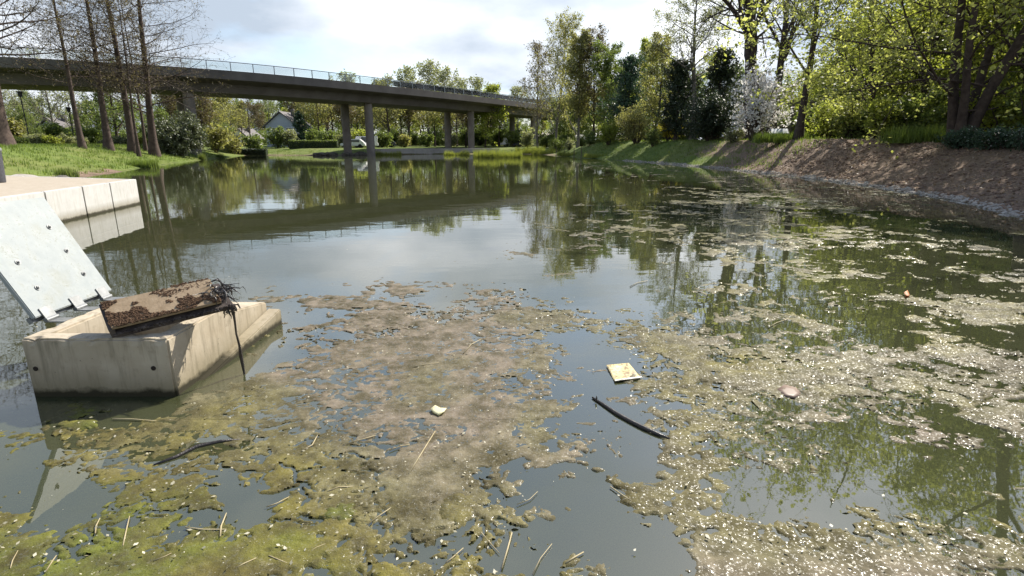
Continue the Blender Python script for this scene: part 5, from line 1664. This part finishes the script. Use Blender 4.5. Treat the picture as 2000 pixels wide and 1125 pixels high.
house('pale blue grey house with a grey pitched roof beyond the lawn', 522, 584, 288, 246, 219, 118, 'house_wall')
house('small white gabled house half hidden behind the larch', 452, 486, 284, 268, 252, 128, 'house_white', 7)
house('dark roofed garden pavilion behind the lamp post', 84, 124, 282, 246, 232, 105, 'house_wall', 6)


# ------------------------------------------------------------------ parked cars
def car(label, px_, Y, m, rz, L=4.3, H=1.5, van=False):
    x = bx(px_, Y)
    o = empty('parked_car', (x, Y, gz(x, Y)), rz)
    h1 = 0.85
    prof = [(0, 0.35), (0.05, 0.75), (0.22 * L if not van else 0.1 * L, h1 + 0.05), (0.36 * L if not van else 0.2 * L, H), (0.8 * L if not van else 0.98 * L, H), (0.95 * L, h1 + 0.08), (L, 0.7), (L, 0.35)]
    mb = MB(); n_ = len(prof); wv = 0.85
    mb.add([(a - L / 2, -wv, z) for a, z in prof] + [(a - L / 2, wv, z) for a, z in prof],
           [tuple(range(n_)), tuple(range(2 * n_ - 1, n_ - 1, -1))] + [(i, n_ + i, n_ + (i + 1) % n_, (i + 1) % n_) for i in range(n_)])
    mb.build('body', m, o, bevel=0.06)
    for s in (-1, 1):
        mb = MB()
        a0, a1 = (0.38 * L - L / 2, 0.78 * L - L / 2)
        ys = sorted((s * (wv + 0.002), s * (wv + 0.01)))
        mb.box(a0, a1, ys[0], ys[1], h1 + 0.12, H - 0.12).build('side_window', 'pane', o)
        for a in (0.2 * L - L / 2, 0.8 * L - L / 2):
            MB().cyl((a, s * 0.70, 0.33), (a, s * 0.90, 0.33), 0.33, 0.33, 16).build('wheel', 'tyre', o)
    return tag(o, label, 'car')


car('white parked car glimpsed between the columns above the boulders', 690, 101, 'car_white', 0.1)
car('white parked van beside the light bridge column', 713, 104, 'car_white', 0.2, 4.8, 2.0, True)
car('dark parked car under the trees right of the light column', 752, 112, 'car_dark', 0.15)
car('white camper van parked behind the last bridge columns', 1003, 125, 'car_white', 0.3, 5.6, 2.5, True)
car('dark parked car below the end of the bridge', 1022, 118, 'car_dark', 0.5)


# ------------------------------------------------------------------ lamps, board, fence, stakes
def lamp(label, px_, Y, top):
    x = bx(px_, Y); z0 = gz(x, Y) - 0.05; h = topz(top, Y) - z0
    o = empty('street_lamp', (x, Y, z0))
    MB().tube([(0, 0, 0), (0, 0, 0.9), (0, 0, 0.92), (0, 0, h - 0.5)], [0.075, 0.07, 0.05, 0.045], 12).build('pole', 'black', o)
    hd = MB().lathe([(0.05, h - 0.52), (0.16, h - 0.48), (0.20, h - 0.14), (0.30, h - 0.10), (0.10, h)], 14).build('lamp_head', 'black', o)
    MB().lathe([(0.13, h - 0.45), (0.165, h - 0.15)], 14).build('lens', 'galv', hd)
    return tag(o, label, 'lamp')


lamp('black street lamp standing clear beside the thick cypress', 60, 56, 178)
lamp('short black street lamp half hidden by the slender cypress', 147, 62, 209)

x_, y_ = at_d(1519, 4.4)
ib = tag(empty('information_board', (x_, y_, gz(x_, y_)), rad(-8)), 'small tilted grey information board on a post by the blossom', 'sign')
MB().box(-0.04, 0.04, -0.04, 0.04, -0.2, 0.62).build('post', 'black', ib)
tm = Matrix.Translation((0, 0, 0.66)) @ Matrix.Rotation(rad(38), 4, 'X')
pn = MB().box(-0.62, 0.62, -0.30, 0.30, -0.025, 0.025, tm).build('panel', 'black', ib, bevel=0.008)
M['panel_face'] = m_simple('panel_face', (0.26, 0.30, 0.31), (0.36, 0.40, 0.41), 3, 0.4, 0.05, 0.002, 0.5)
MB().box(-0.57, 0.57, -0.26, 0.26, 0.026, 0.030, tm).build('printed_face', 'panel_face', pn)

x_, y_ = at_d(1506, 8.0)
fz = tag(empty('timber_fence', (x_, y_, gz(x_, y_))), 'grey weathered timber fence with a tall post behind the blossom', 'fence')
for i, h_ in enumerate((5.2, 3.2, 3.2)):
    MB().box(i * 1.5 - 0.11, i * 1.5 + 0.11, -0.11, 0.11, -0.2, h_).build('post', 'bark_grey', fz, bevel=0.01)
for z_ in (1.0, 2.0, 2.9):
    MB().box(-0.05, 3.2, -0.16, -0.112, z_, z_ + 0.14).build('rail', 'bark_grey', fz, bevel=0.005)
MB().box(-0.2, 0.2, -0.2, 0.2, 5.203, 5.33).build('post_cap', 'black', fz)

for i, (px_, top_) in enumerate(((1086, 287), (1102, 289), (1121, 288), (1135, 286))):
    x, y = at_d(px_, -0.35, 304, 40)
    h_ = topz(top_, y)
    o = MB().tube([(0, 0, -0.6), (0.01, 0, h_ * 0.5), (0.0, 0.01, h_)], [0.055, 0.05, 0.042], 8).build('wooden_stake', 'wood')
    o.location = (x, y, 0)
    tag(o, 'thin wooden stake standing in the shallow water by the grassy bank', 'stake', 'stakes in the shallow water')
